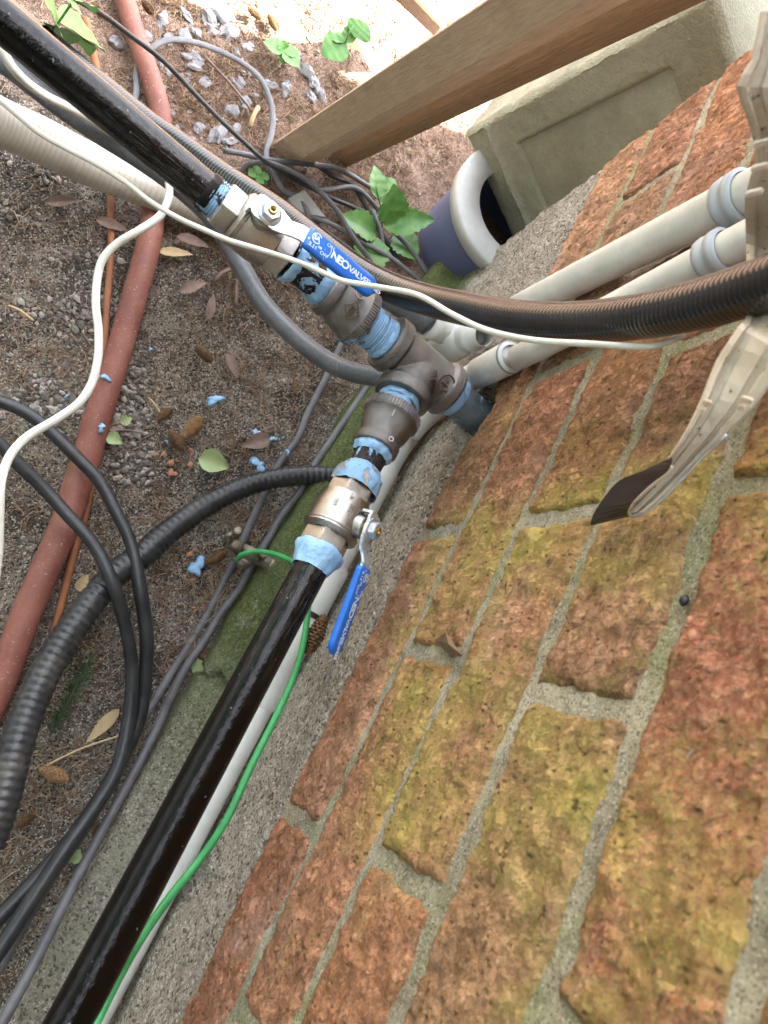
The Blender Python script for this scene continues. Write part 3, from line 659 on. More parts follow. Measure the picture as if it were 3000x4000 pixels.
v2 = ball_valve(.164, dB, _n(np.array([0, -.0275, .030])), dB + .24 * np.array([0, -.78, -.63]), MBR, MBR, True, .12, .0445)
# valve 2 is the other way round: long threads side carries the paste cone
V_, F_, U_ = lathe(T, dB, [(.1900, .0180), (.192, .0196), (.196, .0192), (.201, .0172), (.206, .0154), (.2095, .0139)], 48, rough=.0018, rs=150); mobj('sealant_bead', V_, F_, MPUT, gas)
nB2 = toward(T + dB * .16, dB)
prt = [text('e', b, s_, T + dB * t + _n(nB2 + k * np.cross(nB2, dB)) * .0221, dB * -1, _n(nB2 + k * np.cross(nB2, dB)), MEMB, None, .0001, .0003, 'CENTER') for b, s_, t, k in (('3/4', .0060, .158, .30), ('60', .0048, .1475, .1), ('600', .005, .158, -.35))]
V_, F_, _u = join(prt); mobj('cast_mark', V_, F_, MBR, v2, smooth=False)
# long pipes
def longpipe(t0, t1, ax, thr):
    pr = (threads(t0, t0 + .013, r34 + .0002, amp=.0006) if thr else [(t0, r34)]) ; n = 60
    V, Fc, U = lathe(T, ax, [(a, b) for a, b in pr] + [(t0 + .013 + (t1 - t0 - .013) * k / n, r34) for k in range(n + 1)], 48)
    U = np.array(U); U[:, 1] -= t0; return mobj('pipe', V, Fc, MBP, gas, uv=U)
pA = longpipe(.2035, .62, dA, False); pB = longpipe(.192, .75, dB, False)
V_, F_, U_ = lathe(T, dA, threads(.2030, .2150, .0139, amp=.0007), 40); mobj('pipe_thread', V_, F_, mat_iron('pipe_threads_paste', 1, c=((.03, .022, .02), (.08, .06, .055)), thr=.46), pA)
mb = [];
V_, F_, U_ = lathe(T, dA, [(.2120, .0136), (.2135, .0146), (.2185, .0143), (.2200, .0132)], 48, rough=.0012, rs=170); mobj('sealant_smear', V_, F_, mat_iron('smear_on_black', 1, c=((.006, .005, .004), (.01, .008, .007)), thr=.58), pA)

# ------------------------------------------------------------------ hoses, conduits and cables
def cable(name, label, cat, q, pts, r, mat, mode='z', group=None, parent=None, **k):
    pp = pts if q is None else path(q, pts, mode)
    V, Fc, U = tube(pp, r, **k)
    o = mobj(name, V, Fc, mat, parent, uv=U)
    if parent is None: rebase(o, tuple(np.mean(pp, 0) * [1, 1, 0])); tag(o, label, cat, group)
    return o
def D_(q, *pts): return [(*q(a, b), c) for a, b, c in pts]
# dark ribbed flexible conduit sweeping toward the viewer
cable('flexible_conduit', 'dark glossy ribbed flexible conduit curving from behind the upper valve to the right', 'conduit', QD,
      [(-90, -60, .66), (60, 60, .67), (300, 254, .67), (378, 308, .67), (480, 381, .665), (604, 461, .65), (690, 526, .63), (775, 586, .612), (850, 624, .593), (930, 650, .565), (1010, 668, .53), (1100, 686, .49), (1200, 695, .45), (1300, 693, .415), (1400, 681, .38), (1520, 655, .345), (1659, 612, .31), (1800, 560, .28)],
      [.0125] * 5 + [.0125] * 13, MLTD, 'f', seg=28, step=.005)
cable('flexible_conduit', 'mid grey flexible conduit looping under the black pipe and back behind the tee', 'conduit', QD,
      [(-40, 105, .66), (30, 152, .67), (120, 222, .69), (210, 285, .71), (300, 342, .73), (375, 395, .74), (444, 456, .75), (480, 505, .76), (525, 583, .765), (575, 663, .76), (650, 738, .745), (725, 790, .73), (800, 812, .72), (880, 815, .715), (940, 800, .72)], .0103, MLT, 'f', seg=22)
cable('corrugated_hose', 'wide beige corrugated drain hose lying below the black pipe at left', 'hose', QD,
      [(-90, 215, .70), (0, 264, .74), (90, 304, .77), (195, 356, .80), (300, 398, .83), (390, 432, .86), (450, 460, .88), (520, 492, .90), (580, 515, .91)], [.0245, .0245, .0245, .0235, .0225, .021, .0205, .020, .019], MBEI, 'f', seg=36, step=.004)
cable('white_cable', 'thin white cable draped over the blue handled valve and along the dark conduit', 'cable', QD,
      [(-40, 190, .47), (0, 217, .47), (45, 255, .475), (90, 291, .48), (150, 324, .485), (210, 355, .49), (270, 393, .495), (324, 435, .50), (387, 472, .50), (440, 496, .50), (494, 519, .50), (574, 543, .497), (654, 570, .492), (720, 599, .486), (747, 608, .483), (787, 615, .478), (830, 622, .47), (904, 638, .455), (979, 680, .44), (1054, 714, .425), (1154, 735, .41), (1279, 743, .395), (1379, 749, .385), (1429, 743, .378), (1480, 722, .376)],
      .0019, MWHC, 'f', seg=12, step=.004)
cable('white_cable', 'thick white cable winding down over the soil and red pipe at left', 'cable', QD,
      [(-50, 30, .57), (0, 99, .58), (22, 140, .59), (54, 175, .61), (95, 205, .63), (140, 228, .655), (190, 255, .68), (260, 300, .71), (325, 350, .73), (358, 385, .735), (366, 410, .73), (360, 440, .72), (342, 470, .71), (300, 498, .70), (255, 525, .70), (224, 557, .70), (211, 597, .70), (207, 657, .69), (213, 717, .68), (211, 777, .67), (197, 831, .66), (168, 873, .65), (118, 908, .64), (60, 943, .63), (24, 981, .62), (6, 1023, .61), (0, 1060, .60), (-2, 1120, .60), (-4, 1190, .60), (-12, 1260, .60)],
      .0040, MWHC, 'f', seg=16, step=.004)
cable('red_pipe', 'wide brick red plastic pipe running across the soil at left', 'pipe', QD,
      [(255, -60, .018), (270, 0, .018), (288, 60, .018), (309, 120, .018), (330, 180, .018), (345, 240, .018), (349, 300, .018), (346, 370, .018), (333, 447, .018), (325, 507, .018), (311, 567, .018), (294, 627, .018), (278, 687, .018), (256, 762, .018), (232, 837, .018), (208, 912, .018), (188, 987, .018), (166, 1050, .019), (145, 1121, .02), (98, 1231, .022), (55, 1331, .024), (12, 1450, .026), (-35, 1560, .028)],
      [.0125] * 5 + [.013] * 4 + [.0145] * 6 + [.0155] * 8, MRED, seg=32)
cable('thin_rusty_pipe', 'thin orange rusted tube beside the wide red pipe', 'pipe', QD,
      [(185, 40, .02), (200, 110, .012), (212, 165, .009), (225, 300, .008), (237, 408, .008), (240, 507, .007), (237, 582, .007), (231, 657, .007), (227, 740, .006), (222, 830, .005), (212, 950, .005), (197, 1043, .006), (185, 1106, .007), (165, 1171, .008), (145, 1256, .008), (115, 1366, .008), (88, 1456, .008), (72, 1510, .006)],
      [.005, .005, .005, .0045, .0042, .0040, .004, .004, .004, .004, .004, .0042, .0045, .0045, .0045, .004, .003, .0022], MRUST, seg=14)
pts = D_(Q5, (1700, 325, .055), (1640, 328, .052), (1450, 325, .048), (1200, 350, .045), (1000, 400, .045), (800, 480, .045), (600, 590, .045), (400, 730, .047), (250, 850, .05), (130, 960, .055)) + [(250, 1240, .06), (200, 1298, .068), (150, 1366, .078), (110, 1430, .088), (76, 1500, .098), (50, 1566, .108), (28, 1640, .118), (5, 1730, .128), (-30, 1830, .135)]
cor = cable('corrugated_hose', 'black spiral corrugated hose crossing the soil from lower left to the valve', 'hose', QD, pts, [.0108] * 4 + [.0112, .0116, .012, .0125, .0130, .0135] + [.0135] * 2 + [.0140] * 7, MCOR, seg=28, step=.0016, rib=(.0078, .0017))
for lab, pts in (('thick black rubber cable arcing over the corrugated hose, inner of the two', [(-40, 930, .09), (0, 960, .085), (39, 1002, .08), (90, 1050, .075), (135, 1100, .075), (205, 1181, .08), (245, 1265, .085), (274, 1366, .07), (285, 1456, .06), (278, 1556, .06), (255, 1655, .07), (212, 1734, .08), (125, 1859, .10), (0, 2050, .12), (-60, 2130, .13)]),
                 ('thick black rubber cable arcing over the corrugated hose, outer of the two', [(-40, 850, .05), (0, 867, .05), (45, 885, .05), (90, 915, .05), (135, 957, .05), (180, 1002, .052), (216, 1041, .055), (248, 1100, .06), (283, 1175, .065), (303, 1275, .07), (316, 1371, .06), (314, 1461, .05), (300, 1556, .045), (262, 1640, .05), (215, 1725, .06), (135, 1835, .08), (0, 1980, .10), (-60, 2040, .11)])):
    cable('rubber_cable', lab, 'cable', QD, pts, [.0068] * 9 + [.0076] * (len(pts) - 9), MBLK2, seg=18, group='black rubber cables at left')
up1 = [(790, 640, .02), (765, 690, .02)]
cable('coax_cable', 'grey flat cable lying along the soil, outer one nearest the blue flecks', 'cable', QD,
      up1 + [(740, 738, .018), (710, 803, .016), (665, 893, .015)] + D_(Q5, (1380, 20, .014), (1300, 130, .014), (1200, 270, .014), (1100, 490, .014), (1030, 630, .014), (950, 810, .016), (870, 1000, .016), (770, 1200, .015), (650, 1440, .015), (530, 1650, .015), (400, 1850, .018), (290, 2030, .02)) + [(300, 1571, .03), (250, 1670, .04), (195, 1775, .05), (110, 1900, .065), (0, 2090, .08), (-40, 2150, .09)],
      .0047, MGREY, seg=12, flat=.7, group='grey cables along the ledge')
cable('coax_cable', 'grey round cable lying against the mossy ledge, running to the bottom', 'cable', QD,
      [(880, 700, .05), (840, 760, .05), (795, 833, .048)] + D_(Q5, (1640, 50, .046), (1520, 230, .042), (1380, 470, .04), (1250, 640, .038), (1130, 850, .036), (1010, 1040, .034), (900, 1240, .034), (760, 1430, .034), (620, 1660, .034), (470, 1880, .036), (380, 2050, .038)) + [(335, 1580, .035), (295, 1659, .045), (240, 1759, .06), (165, 1899, .085), (85, 2059, .11), (10, 2199, .135), (-30, 2270, .145)],
      [.0047] * 13 + [.0052] * 9, MGREY, seg=14, group='grey cables along the ledge')
# green ground wire
cable('ground_wire', 'green insulated wire from the bronze clamp along the white conduit', 'wire', QD,
      D_(Q5, (885, 1010, .79), (915, 972, .775), (1000, 945, .765), (1100, 945, .755), (1230, 975, .735), (1340, 1030, .71)) + [(655, 1240, .67), (669, 1275, .635)] + [(666, 1311, .61), (656, 1386, .59), (637, 1456, .578), (597, 1546, .558), (545, 1650, .535), (490, 1769, .512), (430, 1859, .50), (370, 1934, .475), (310, 2019, .45), (260, 2105, .425), (210, 2204, .405), (170, 2290, .39)],
      [.0027] * 8 + [.0027] * 3 + [.0029] * 9, MGRN, 'f', seg=14, step=.004)
# white conduit along the footing with bell coupling and cable tie
cz = H - .648; cy = .0160; rc = .01335
cd = thing('white_conduit', 'long straight white plastic conduit fixed along the concrete footing', 'conduit', (.1, cy, 0))
xa, xb, xc = -.45, .118, .33
V_, F_, U_ = tube([(xa, cy, cz), (-.1, cy, cz), (xb, cy, cz), (xc, cy + .002, cz + .004)], rc - .0012, seg=32, step=.02); mobj('tube', V_, F_, MWH, cd, uv=U_)
V_, F_, U_ = lathe((.075, cy, cz), (1, 0, 0), [(-.07, rc - .0012), (-.066, rc + .0016), (.075, rc + .0016), (.079, rc + .001), (.08, rc - .0012)], 36)
bell = mobj('coupling', V_, F_, MWH, cd)
pt = P(708, 1313, y=cy + rc)
V_, F_, U_ = lathe((pt[0] - .0045, cy, cz), (1, 0, 0), [(0, rc - .001), (0, rc + .0028), (.0052, rc + .0028), (.0052, rc - .001)], 32); mobj('cable_tie', V_, F_, MBLKT, cd, smooth=False)
# barcode sticker near the far end
lx = P(868, 1000, y=cy + .006)[0]; parts = []; rnd = random.Random(3)
V = []; Fc = []
def arc_patch(x0, x1, a0, a1, rr, n=8):
    V = []; 
    for i in range(n + 1):
        a = a0 + (a1 - a0) * i / n
        for x in (x0, x1): V.append((x, cy + rr * math.cos(a), cz + rr * math.sin(a)))
    return V, [(2 * i, 2 * i + 1, 2 * i + 3, 2 * i + 2) for i in range(n)]
V_, F_ = arc_patch(lx - .022, lx + .03, 1.15, 2.25, rc - .0009); lb = mobj('printed_label', V_, F_, simple('label_paper', (.62, .62, .6), None, 20, .6), cd)
x = lx - .019
while x < lx + .02:
    w = rnd.choice([.0004, .0006, .0010]); parts.append(arc_patch(x, x + w, 1.25, 1.75, rc - .0006, 4)); x += w + rnd.choice([.0006, .0009, .0013])
V_, F_, _u = join(parts); mobj('barcode', V_, F_, MBLKT, lb, smooth=False)
# rusty strip behind it
cable('rusty_strip', 'thin rust brown metal strip along the footing above the white conduit', 'metal strip', None, [np.array(P(*Q14(285, 680), y=.004)), P(*Q14(210, 740), y=.003), P(*Q14(120, 850), y=.003), P(*Q14(60, 950), y=.002)], .0016, MRUSTD, seg=8)
# two conduits rising on the bricks
def wall_conduit(label, c0, c1, r, yb, clip_px, low, topext):
    a = P(*c0, y=yb); b = P(*c1, y=yb); d = _n(b - a); a = a - d * low; b = b + d * topext
    t = thing('wall_conduit', label, 'conduit', (a[0], yb, a[2]), 'white conduits clipped to the bricks')
    V, Fc, U = tube([a, b], r, seg=32, step=.03); mobj('tube', V, Fc, MWH, t, uv=U)
    k = P(*clip_px, y=yb); s0 = (k - a) @ d; o = a + d * s0
    V, Fc, U = join([lathe(o, d, [(-.008, r), (-.0075, r + .0022), (-.003, r + .0030), (-.0025, r + .0022), (.002, r + .0022), (.0025, r + .0034), (.0075, r + .0034), (.0085, r + .0008)], 36),
                     box(o + np.array([r + .006, -yb + .0045, 0]), (1, 0, 0), (0, 1, 0), d, .022, .005, .014, .0012)]); mobj('clip', V, Fc, MCLP, t)
    return t, a, b, d
w1, a1, b1, d1 = wall_conduit('upper white conduit clipped to the bricks left of its twin', (1180, 637), (1500, 476), .0133, .0175, (1590, 428), .045, .6)
w2, a2, b2, d2 = wall_conduit('white conduit clipped to the bricks just above the dark ribbed conduit', (1150, 757), (1606, 520), .0107, .0150, (1545, 552), .02, .6)
# bell on second conduit and its run down behind the tee
e = P(1103, 772, y=.017); f_ = P(1037, 805, y=.017); g = P(985, 838, y=.019)
V_, F_, U_ = join([lathe(f_, e - f_, [(-.002, .0112), (0, .0140), (np.linalg.norm(e - f_), .0146), (np.linalg.norm(e - f_) + .0015, .0140), (np.linalg.norm(e - f_) + .002, .0105)], 36)]); mobj('bell_end', V_, F_, MWH, w2)
V_, F_, U_ = tube([e, f_, g, np.array([.345, .018, cz + .045]), np.array([.315, .017, cz + .012])], .0125, seg=28, step=.006); mobj('elbow', V_, F_, MWH, w2, uv=U_)
V_, F_, U_ = lathe(e, e - f_, [(-.001, .0143), (-.0005, .0150), (.0012, .0150), (.0016, .0143)], 36); mobj('coupling_ring', V_, F_, simple('dull_ring', (.25, .27, .28), None, 40, .5), w2)
# white terminal fitting joining conduit 1 and the grey flexible tube
c = P(985, 728, f=.735); fx_ = thing('conduit_connector', 'white square bodied conduit connector beside the iron tee', 'connector', tuple(c * [1, 1, 0]))
up_ = d1; V_, F_ = box(c - Z3 * .004, (1, 0, 0), (0, 1, 0), Z3, .040, .036, .046, .005); mobj('body', V_, F_, MWH, fx_)
k_ = P(905, 682, f=.70); V_, F_, U_ = join([lathe(c, k_ - c, [(0, .0150), (.030, .0150), (.031, .0165), (.041, .0165), (.042, .0125)], 36)]); mobj('collar', V_, F_, MWH, fx_)
m_ = P(1060, 722, y=.02); V_, F_, U_ = join([lathe(c, m_ - c, [(0, .0150), (.030, .0160), (.034, .0160), (.035, .0110), (.05, .0110)], 36)]); mobj('hub', V_, F_, MWH, fx_)
cable('flexible_conduit', 'short grey blue flexible conduit entering the white square connector', 'conduit', QD, [(690, 520, .70), (760, 575, .70), (830, 632, .70), (880, 668, .70), (925, 700, .705)], .0125, MLT, 'f', seg=24)

# ------------------------------------------------------------------ ground clamp
kc = P(*Q5(985, 960), z=.060); cl = thing('ground_clamp', 'weathered bronze ground clamp with four screws on the grey cables', 'clamp', tuple(kc * [1, 1, 0]))
ux = _n(P(*Q5(1150, 1040), z=.06) - P(*Q5(880, 900), z=.06)); vx = np.cross(Z3, ux)
def archbar(o, d, s, wdt, L, rad, sgn):
    V = []; n = 16
    for i in range(n + 1):
        t = -L / 2 + L * i / n; h = sgn * max(0, math.sqrt(max(0, rad * rad - t * t)))
        for (a, b) in ((-wdt / 2, 0), (wdt / 2, 0), (wdt / 2, .004), (-wdt / 2, .004)): V.append(o + d * t + s * a + Z3 * (h * .8 + b))
    Fc = [(i * 4 + k, i * 4 + (k + 1) % 4, i * 4 + 4 + (k + 1) % 4, i * 4 + 4 + k) for i in range(n) for k in range(4)] + [(0, 1, 2, 3), tuple(n * 4 + k for k in (3, 2, 1, 0))]
    return V, Fc
V_, F_, _u = join([archbar(kc + Z3 * .002, ux, vx, .012, .058, .013, 1), box(kc - ux * .020 + Z3 * .010, ux, vx, Z3, .013, .012, .014, .002)]); mobj('upper_jaw', V_, F_, MBZ, cl)
V_, F_ = archbar(kc - Z3 * .012 + vx * .001, ux, vx, .013, .062, .014, -1); mobj('lower_jaw', V_, F_, MBZ, cl)
for (a, b, tl, hh) in ((-.021, .004, .35, .030), (.017, 0, .15, .026)):
    o = kc + ux * a + vx * b; dd = _n(Z3 + vx * tl - ux * .3); V_, F_, U_ = join([lathe(o, dd, threads(-.016, hh - .006, .0024, .0012, .0003), 16), lathe(o, dd, [(hh - .006, .0022), (hh - .006, .0050), (hh - .002, .0052), (hh - .001, .0044), (hh - .001, .0001)], 20)]); mobj('screw', V_, F_, MBZ, cl)
o = kc - ux * .024 + Z3 * .012; dd = _n(-ux * .8 + vx * .5 + Z3 * .3); V_, F_, U_ = join([lathe(o, dd, [(0, .0022), (.010, .0022), (.010, .0045), (.014, .0048), (.0145, .0001)], 18)]); mobj('screw', V_, F_, MBZ, cl)
V_, F_, _u = lathe(kc + Z3 * -.004 - vx * .012 - ux * .004, _n(vx * .9 + Z3 * .3), [(-.003, .0085), (.003, .0085), (.003, .0115), (-.003, .0115), (-.003, .0085)], 24); mobj('pipe_saddle', V_, F_, MBZ, cl)

# ------------------------------------------------------------------ bent metal strip at right
def ribbon(rows, mat, parent, name, th=.0010, prof=None, sub=10):
    """rows: (Lpx, Lpy, L, Rpx, Rpy, R); L, R below 0.2 are distances off the wall, else camera depth"""
    pk = lambda a, b, v: P(a, b, y=v) if v < .2 else P(a, b, f=v)
    A = [pk(*r_[:3]) for r_ in rows]; B = [pk(*r_[3:]) for r_ in rows]
    CA, pa = smooth_path(A, .006); n = len(CA); CB = np.array([np.interp(pa, range(len(B)), [b[i] for b in B]) for i in range(3)]).T
    prof = prof or [(0, 0), (1, 0)]; V = []; m = len(prof)
    for side in (0, 1):
        for a, b in zip(CA, CB):
            c = (a + b) / 2; nn = _n(CAM - c); w = np.linalg.norm(b - a)
            for (u, h) in prof: V.append(a + (b - a) * u + nn * (h - side * th))
    Fc = []
    for side in (0, 1):
        o = side * n * m
        for i in range(n - 1):
            for k in range(m - 1):
                q = (o + i * m + k, o + i * m + k + 1, o + (i + 1) * m + k + 1, o + (i + 1) * m + k); Fc.append(q if side == 0 else q[::-1])
    o = n * m
    for i in range(n - 1): Fc += [(i * m, (i + 1) * m, o + (i + 1) * m, o + i * m), (i * m + m - 1, o + i * m + m - 1, o + (i + 1) * m + m - 1, (i + 1) * m + m - 1)]
    for k in range(m - 1): Fc += [(k, o + k, o + k + 1, k + 1), ((n - 1) * m + k, (n - 1) * m + k + 1, o + (n - 1) * m + k + 1, o + (n - 1) * m + k)]
    return mobj(name, V, Fc, mat, parent, smooth=False)
st = thing('bent_metal_strip', 'dirty cream folded metal strip with ridged edges and dark curled tip on the bricks', 'metal strip', (.25, .03, .6))
pfl = [(0, .0), (.05, .0015), (.13, .0015), (.17, -.0025), (.30, -.0025), (.34, -.0008), (.62, -.0008), (.66, -.0028), (.76, -.0028), (.80, .0012), (.95, .0012), (1, 0)]
q4 = lambda x, y: Q4(x, y); q6 = lambda x, y: Q6(x, y)
rows = [(*q6(800, 80), .268, *q6(1180, 40), .262), (*q6(735, 400), .272, *q6(1150, 380), .27), (*q6(640, 570), .276, *q6(1150, 600), .272), (*q6(700, 760), .284, *q6(1160, 800), .28), (*q6(745, 900), .292, *q6(1170, 950), .285),
        (*q6(765, 1080), .30, *q6(1180, 1150), .29), (*q6(700, 1300), .315, *q6(1180, 1400), .305), (*q6(705, 1620), .345, *q6(1180, 1750), .33),
        (*q4(1440, 440), .040, *q4(1800, 650), .035), (*q4(1370, 560), .050, *q4(1760, 780), .042), (*q4(1200, 820), .046, *q4(1690, 930), .038), (*q4(1090, 1100), .042, *q4(1500, 1190), .032), (*q4(960, 1370), .037, *q4(1290, 1400), .027), (*q4(840, 1560), .032, *q4(1110, 1560), .023), (*q4(700, 1740), .024, *q4(960, 1720), .020), (*q4(560, 1900), .019, *q4(800, 1880), .018), (*q4(440, 2010), .016, *q4(650, 2015), .016), (*q4(330, 2070), .013, *q4(540, 2044), .014)]
ribbon(rows, MCREAM, st, 'strip', .0009, pfl)
fr_ = [(*q4(330, 2070), .0125, *q4(540, 2044), .0135), (*q4(262, 2100), .0120, *q4(528, 2046), .0150), (*q4(215, 2118), .0130, *q4(516, 2026), .0190), (*q4(232, 2040), .0165, *q4(522, 1985), .0230), (*q4(300, 1925), .0225, *q4(566, 1930), .0290), (*q4(430, 1770), .031, *q4(690, 1812), .036), (*q4(620, 1690), .037, *q4(828, 1706), .041), (*q4(850, 1578), .041, *q4(860, 1600), .043)]
ribbon(fr_, MBRN, st, 'curled_tip', .0009)
fe = [P(*q4(a, b), y=v + .0006) for a, b, v in ((540, 2044, .0135), (522, 2036, .0165), (520, 2000, .0215), (566, 1930, .029), (690, 1812, .036), (828, 1706, .041), (856, 1650, .043))]
V_, F_, U_ = tube(fe, .0007, seg=8, step=.004); mobj('cut_edge', V_, F_, MCREAM, st)
fe = [P(*q4(a, b), y=v) for a, b, v in ((540, 2046, .0150), (650, 2017, .0170), (800, 1882, .019), (960, 1722, .021), (1110, 1562, .024), (1290, 1402, .028))]
V_, F_, U_ = tube(fe, .0008, seg=8, step=.004); mobj('cut_edge', V_, F_, MZN, st)
# rolled rib notches along the edges
for (x, y, w) in ((1130, 1150, .30), (1095, 1215, .3), (990, 1370, .3), (900, 1510, .3), (1440, 1130, .3), (1400, 1190, .3), (1290, 1320, .3), (1240, 1370, .3)):
    o = P(*q4(x, y), y=.044 - (y - 1130) * .00003); nn = _n(CAM - o); dx = _n(P(*q4(x + 40, y + 12), y=.044) - o); mobj('edge_notch', *(box(o, dx, np.cross(nn, dx), nn, .0085, .0028, .004, .0009)), MCREAM, st, smooth=False)
for (x, y) in ((810, 950), (800, 1110), (760, 1280)):
    o = P(*q6(x, y), f=.288); nn = _n(CAM - o); dx = _n(P(*q6(x + 40, y - 10), f=.288) - o); mobj('edge_notch', *(box(o, dx, np.cross(nn, dx), nn, .0080, .0028, .004, .0009)), MCREAM, st, smooth=False)

# ------------------------------------------------------------------ timbers, concrete block, bucket
def prism(E, ax, t0, t1, uvs=1):
    E = [np.asarray(e) for e in E]; V = []; U = []; Fc = []; N = 10; m = len(E)
    cen = sum(E) / m; ring_ = []
    for i in range(m):
        a, b, c = E[i - 1], E[i], E[(i + 1) % m]; ring_ += [b + _n(a - b) * .0025, b + _n(c - b) * .0025]
    M = len(ring_); per = np.cumsum([0] + [np.linalg.norm(ring_[(k + 1) % M] - ring_[k]) for k in range(M)])
    for i in range(N + 1):
        t = t0 + (t1 - t0) * i / N
        for k in range(M + 1): V.append(ring_[k % M] + ax * t); U.append((per[k], t))
    for i in range(N):
        for k in range(M): Fc.append((i * (M + 1) + k, i * (M + 1) + k + 1, (i + 1) * (M + 1) + k + 1, (i + 1) * (M + 1) + k))
    Fc += [tuple(range(M))[::-1], tuple(N * (M + 1) + k for k in range(M))]
    return V, Fc, U
def vpdir(x, y): return -_n(R @ np.array([x - PP[0], y - PP[1], F]))
def timber(name, label, e1, e2, e3, f, vp, t0, t1, mat, back=1.0, group='wooden deck timbers'):
    ut = vpdir(*vp); p2 = P(*e2, f=f)
    def onpl(q): r = ray(q); return CAM + r * (((p2 - CAM) @ ut) / (r @ ut))
    p1, p3 = onpl(e1), onpl(e3); p4 = p2 + ((p1 - p2) + (p3 - p2)) * back
    V, Fc, U = prism([p1, p2, p3, p4], ut, t0, t1); o = mobj(name, V, Fc, mat, uv=U, smooth=False); b = p2 + ut * t0; rebase(o, (b[0], b[1], max(0, b[2]))); return tag(o, label, 'timber', group)
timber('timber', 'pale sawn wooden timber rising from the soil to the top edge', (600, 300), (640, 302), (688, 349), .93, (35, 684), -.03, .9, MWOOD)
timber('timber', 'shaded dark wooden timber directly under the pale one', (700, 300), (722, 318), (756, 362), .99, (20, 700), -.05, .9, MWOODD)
# short board at the very top
a = P(862, -10, z=.20); b = P(985, 20, z=.16)
V_, F_ = [], []
o_ = P(915, 0, z=.18); ud = _n(P(990, 78, z=.10) - P(880, -40, z=.24)); ww = np.cross(ud, Z3)
V_, F_, U_ = prism([o_ - _n(ww) * .021 + Z3 * .0, o_ + _n(ww) * .021, o_ + _n(ww) * .021 - Z3 * .02, o_ - _n(ww) * .021 - Z3 * .02], ud, -.25, .10); o = mobj('timber', V_, F_, MWOODD, uv=U_, smooth=False); rebase(o, (o_[0], o_[1], 0)); tag(o, 'short grey brown board end passing behind the pale timber at the top', 'timber', 'wooden deck timbers')

P0 = P(1001, 288, z=.13); bu = vpdir(-100, 914)
bvv = _n(R @ np.array([5691 - PP[0], 7450 - PP[1], F])); bvv = _n(bvv - (bvv @ bu) * bu); bw = np.cross(bu, bvv); bwo = bw
if (R.T @ bw)[1] > 0: bw = -bw
bs = _n(R @ np.array([3071 - PP[0], -2424 - PP[1], F])); bs = bs - (bs @ bu) * bu
Lu, Lv, Lw = .365, .27, .085
def slabface(nu, nv):   # front face (u,v) with a recessed panel
    V = []; 
    for i in range(nu + 1):
        for j in range(nv + 1):
            u = i / nu * Lu; v = j / nv * Lv
            din = min(u - .080, Lu - .060 - u, v - .040, .30 - v)
            rec = -.020 * min(1, max(0, din / .007)) ** 1.5; e = min(u, Lu - u, v, Lv - v); rec -= .006 * max(0, 1 - e / .008) ** 2
            if abs(u - .043) < .006: rec += .006 * (1 - abs(u - .043) / .006)
            q = P0 + bu * u + bvv * v; rec += .0012 * fr(*q, 40, 4) + .0006 * fr(*q, 200, 3)
            V.append(q - bw * rec)
    n = nv + 1; return V, [(i * n + j, i * n + j + 1, (i + 1) * n + j + 1, (i + 1) * n + j) for i in range(nu) for j in range(nv)]
f1 = slabface(130, 96); bb = box(P0 + bu * Lu / 2 + bvv * Lv / 2 + bw * (Lw / 2 + .004), bu, bvv, bw, Lu - .004, Lv - .004, Lw, .006)
# outer chamfer strip
def strip():
    V = []
    for i in range(120):
        for j in range(14):
            u = i / 119 * Lu; w = j / 13 * Lw; q = P0 + bu * u + bs * w; V.append(q - bvv * (.0022 * fr(*q, 50, 4) - .006 * max(0, 1 - min(w, u) / .007) ** 2))
    return V, [(i * 14 + j, i * 14 + j + 1, (i + 1) * 14 + j + 1, (i + 1) * 14 + j) for i in range(119) for j in range(13)]
V_, F_, _u = join([f1, bb, strip()]); o = mobj('concrete_block', V_, F_, MBLK); rebase(o, (P0[0], P0[1], 0)); tag(o, 'big olive grey cast concrete block with a sunken panel, leaning by the bucket', 'concrete block')
# bucket
bc = P(1116, 462, z=.135); bk = thing('bucket', 'navy plastic bucket with worn white rim under the leaning concrete block', 'bucket', (bc[0], bc[1], 0))
RB = .093; V_, F_, U_ = lathe((bc[0], bc[1], 0), (0, 0, 1), [(.004, .001), (.004, RB * .88), (.01, RB * .90), (.07, RB * .92), (.075, RB * .925), (.10, RB * .94), (.128, RB * .96), (.128, RB * .90), (.02, RB * .76)], 64); mobj('body', V_, F_, MNAVY, bk)
V_, F_, U_ = lathe((bc[0], bc[1], 0), (0, 0, 1), [(.118, RB * .98), (.119, RB * 1.03), (.136, RB * 1.04), (.139, RB * 1.00), (.1380, RB * .66), (.131, RB * .65), (.118, RB * .82)], 64); mobj('rim', V_, F_, MRIM, bk)

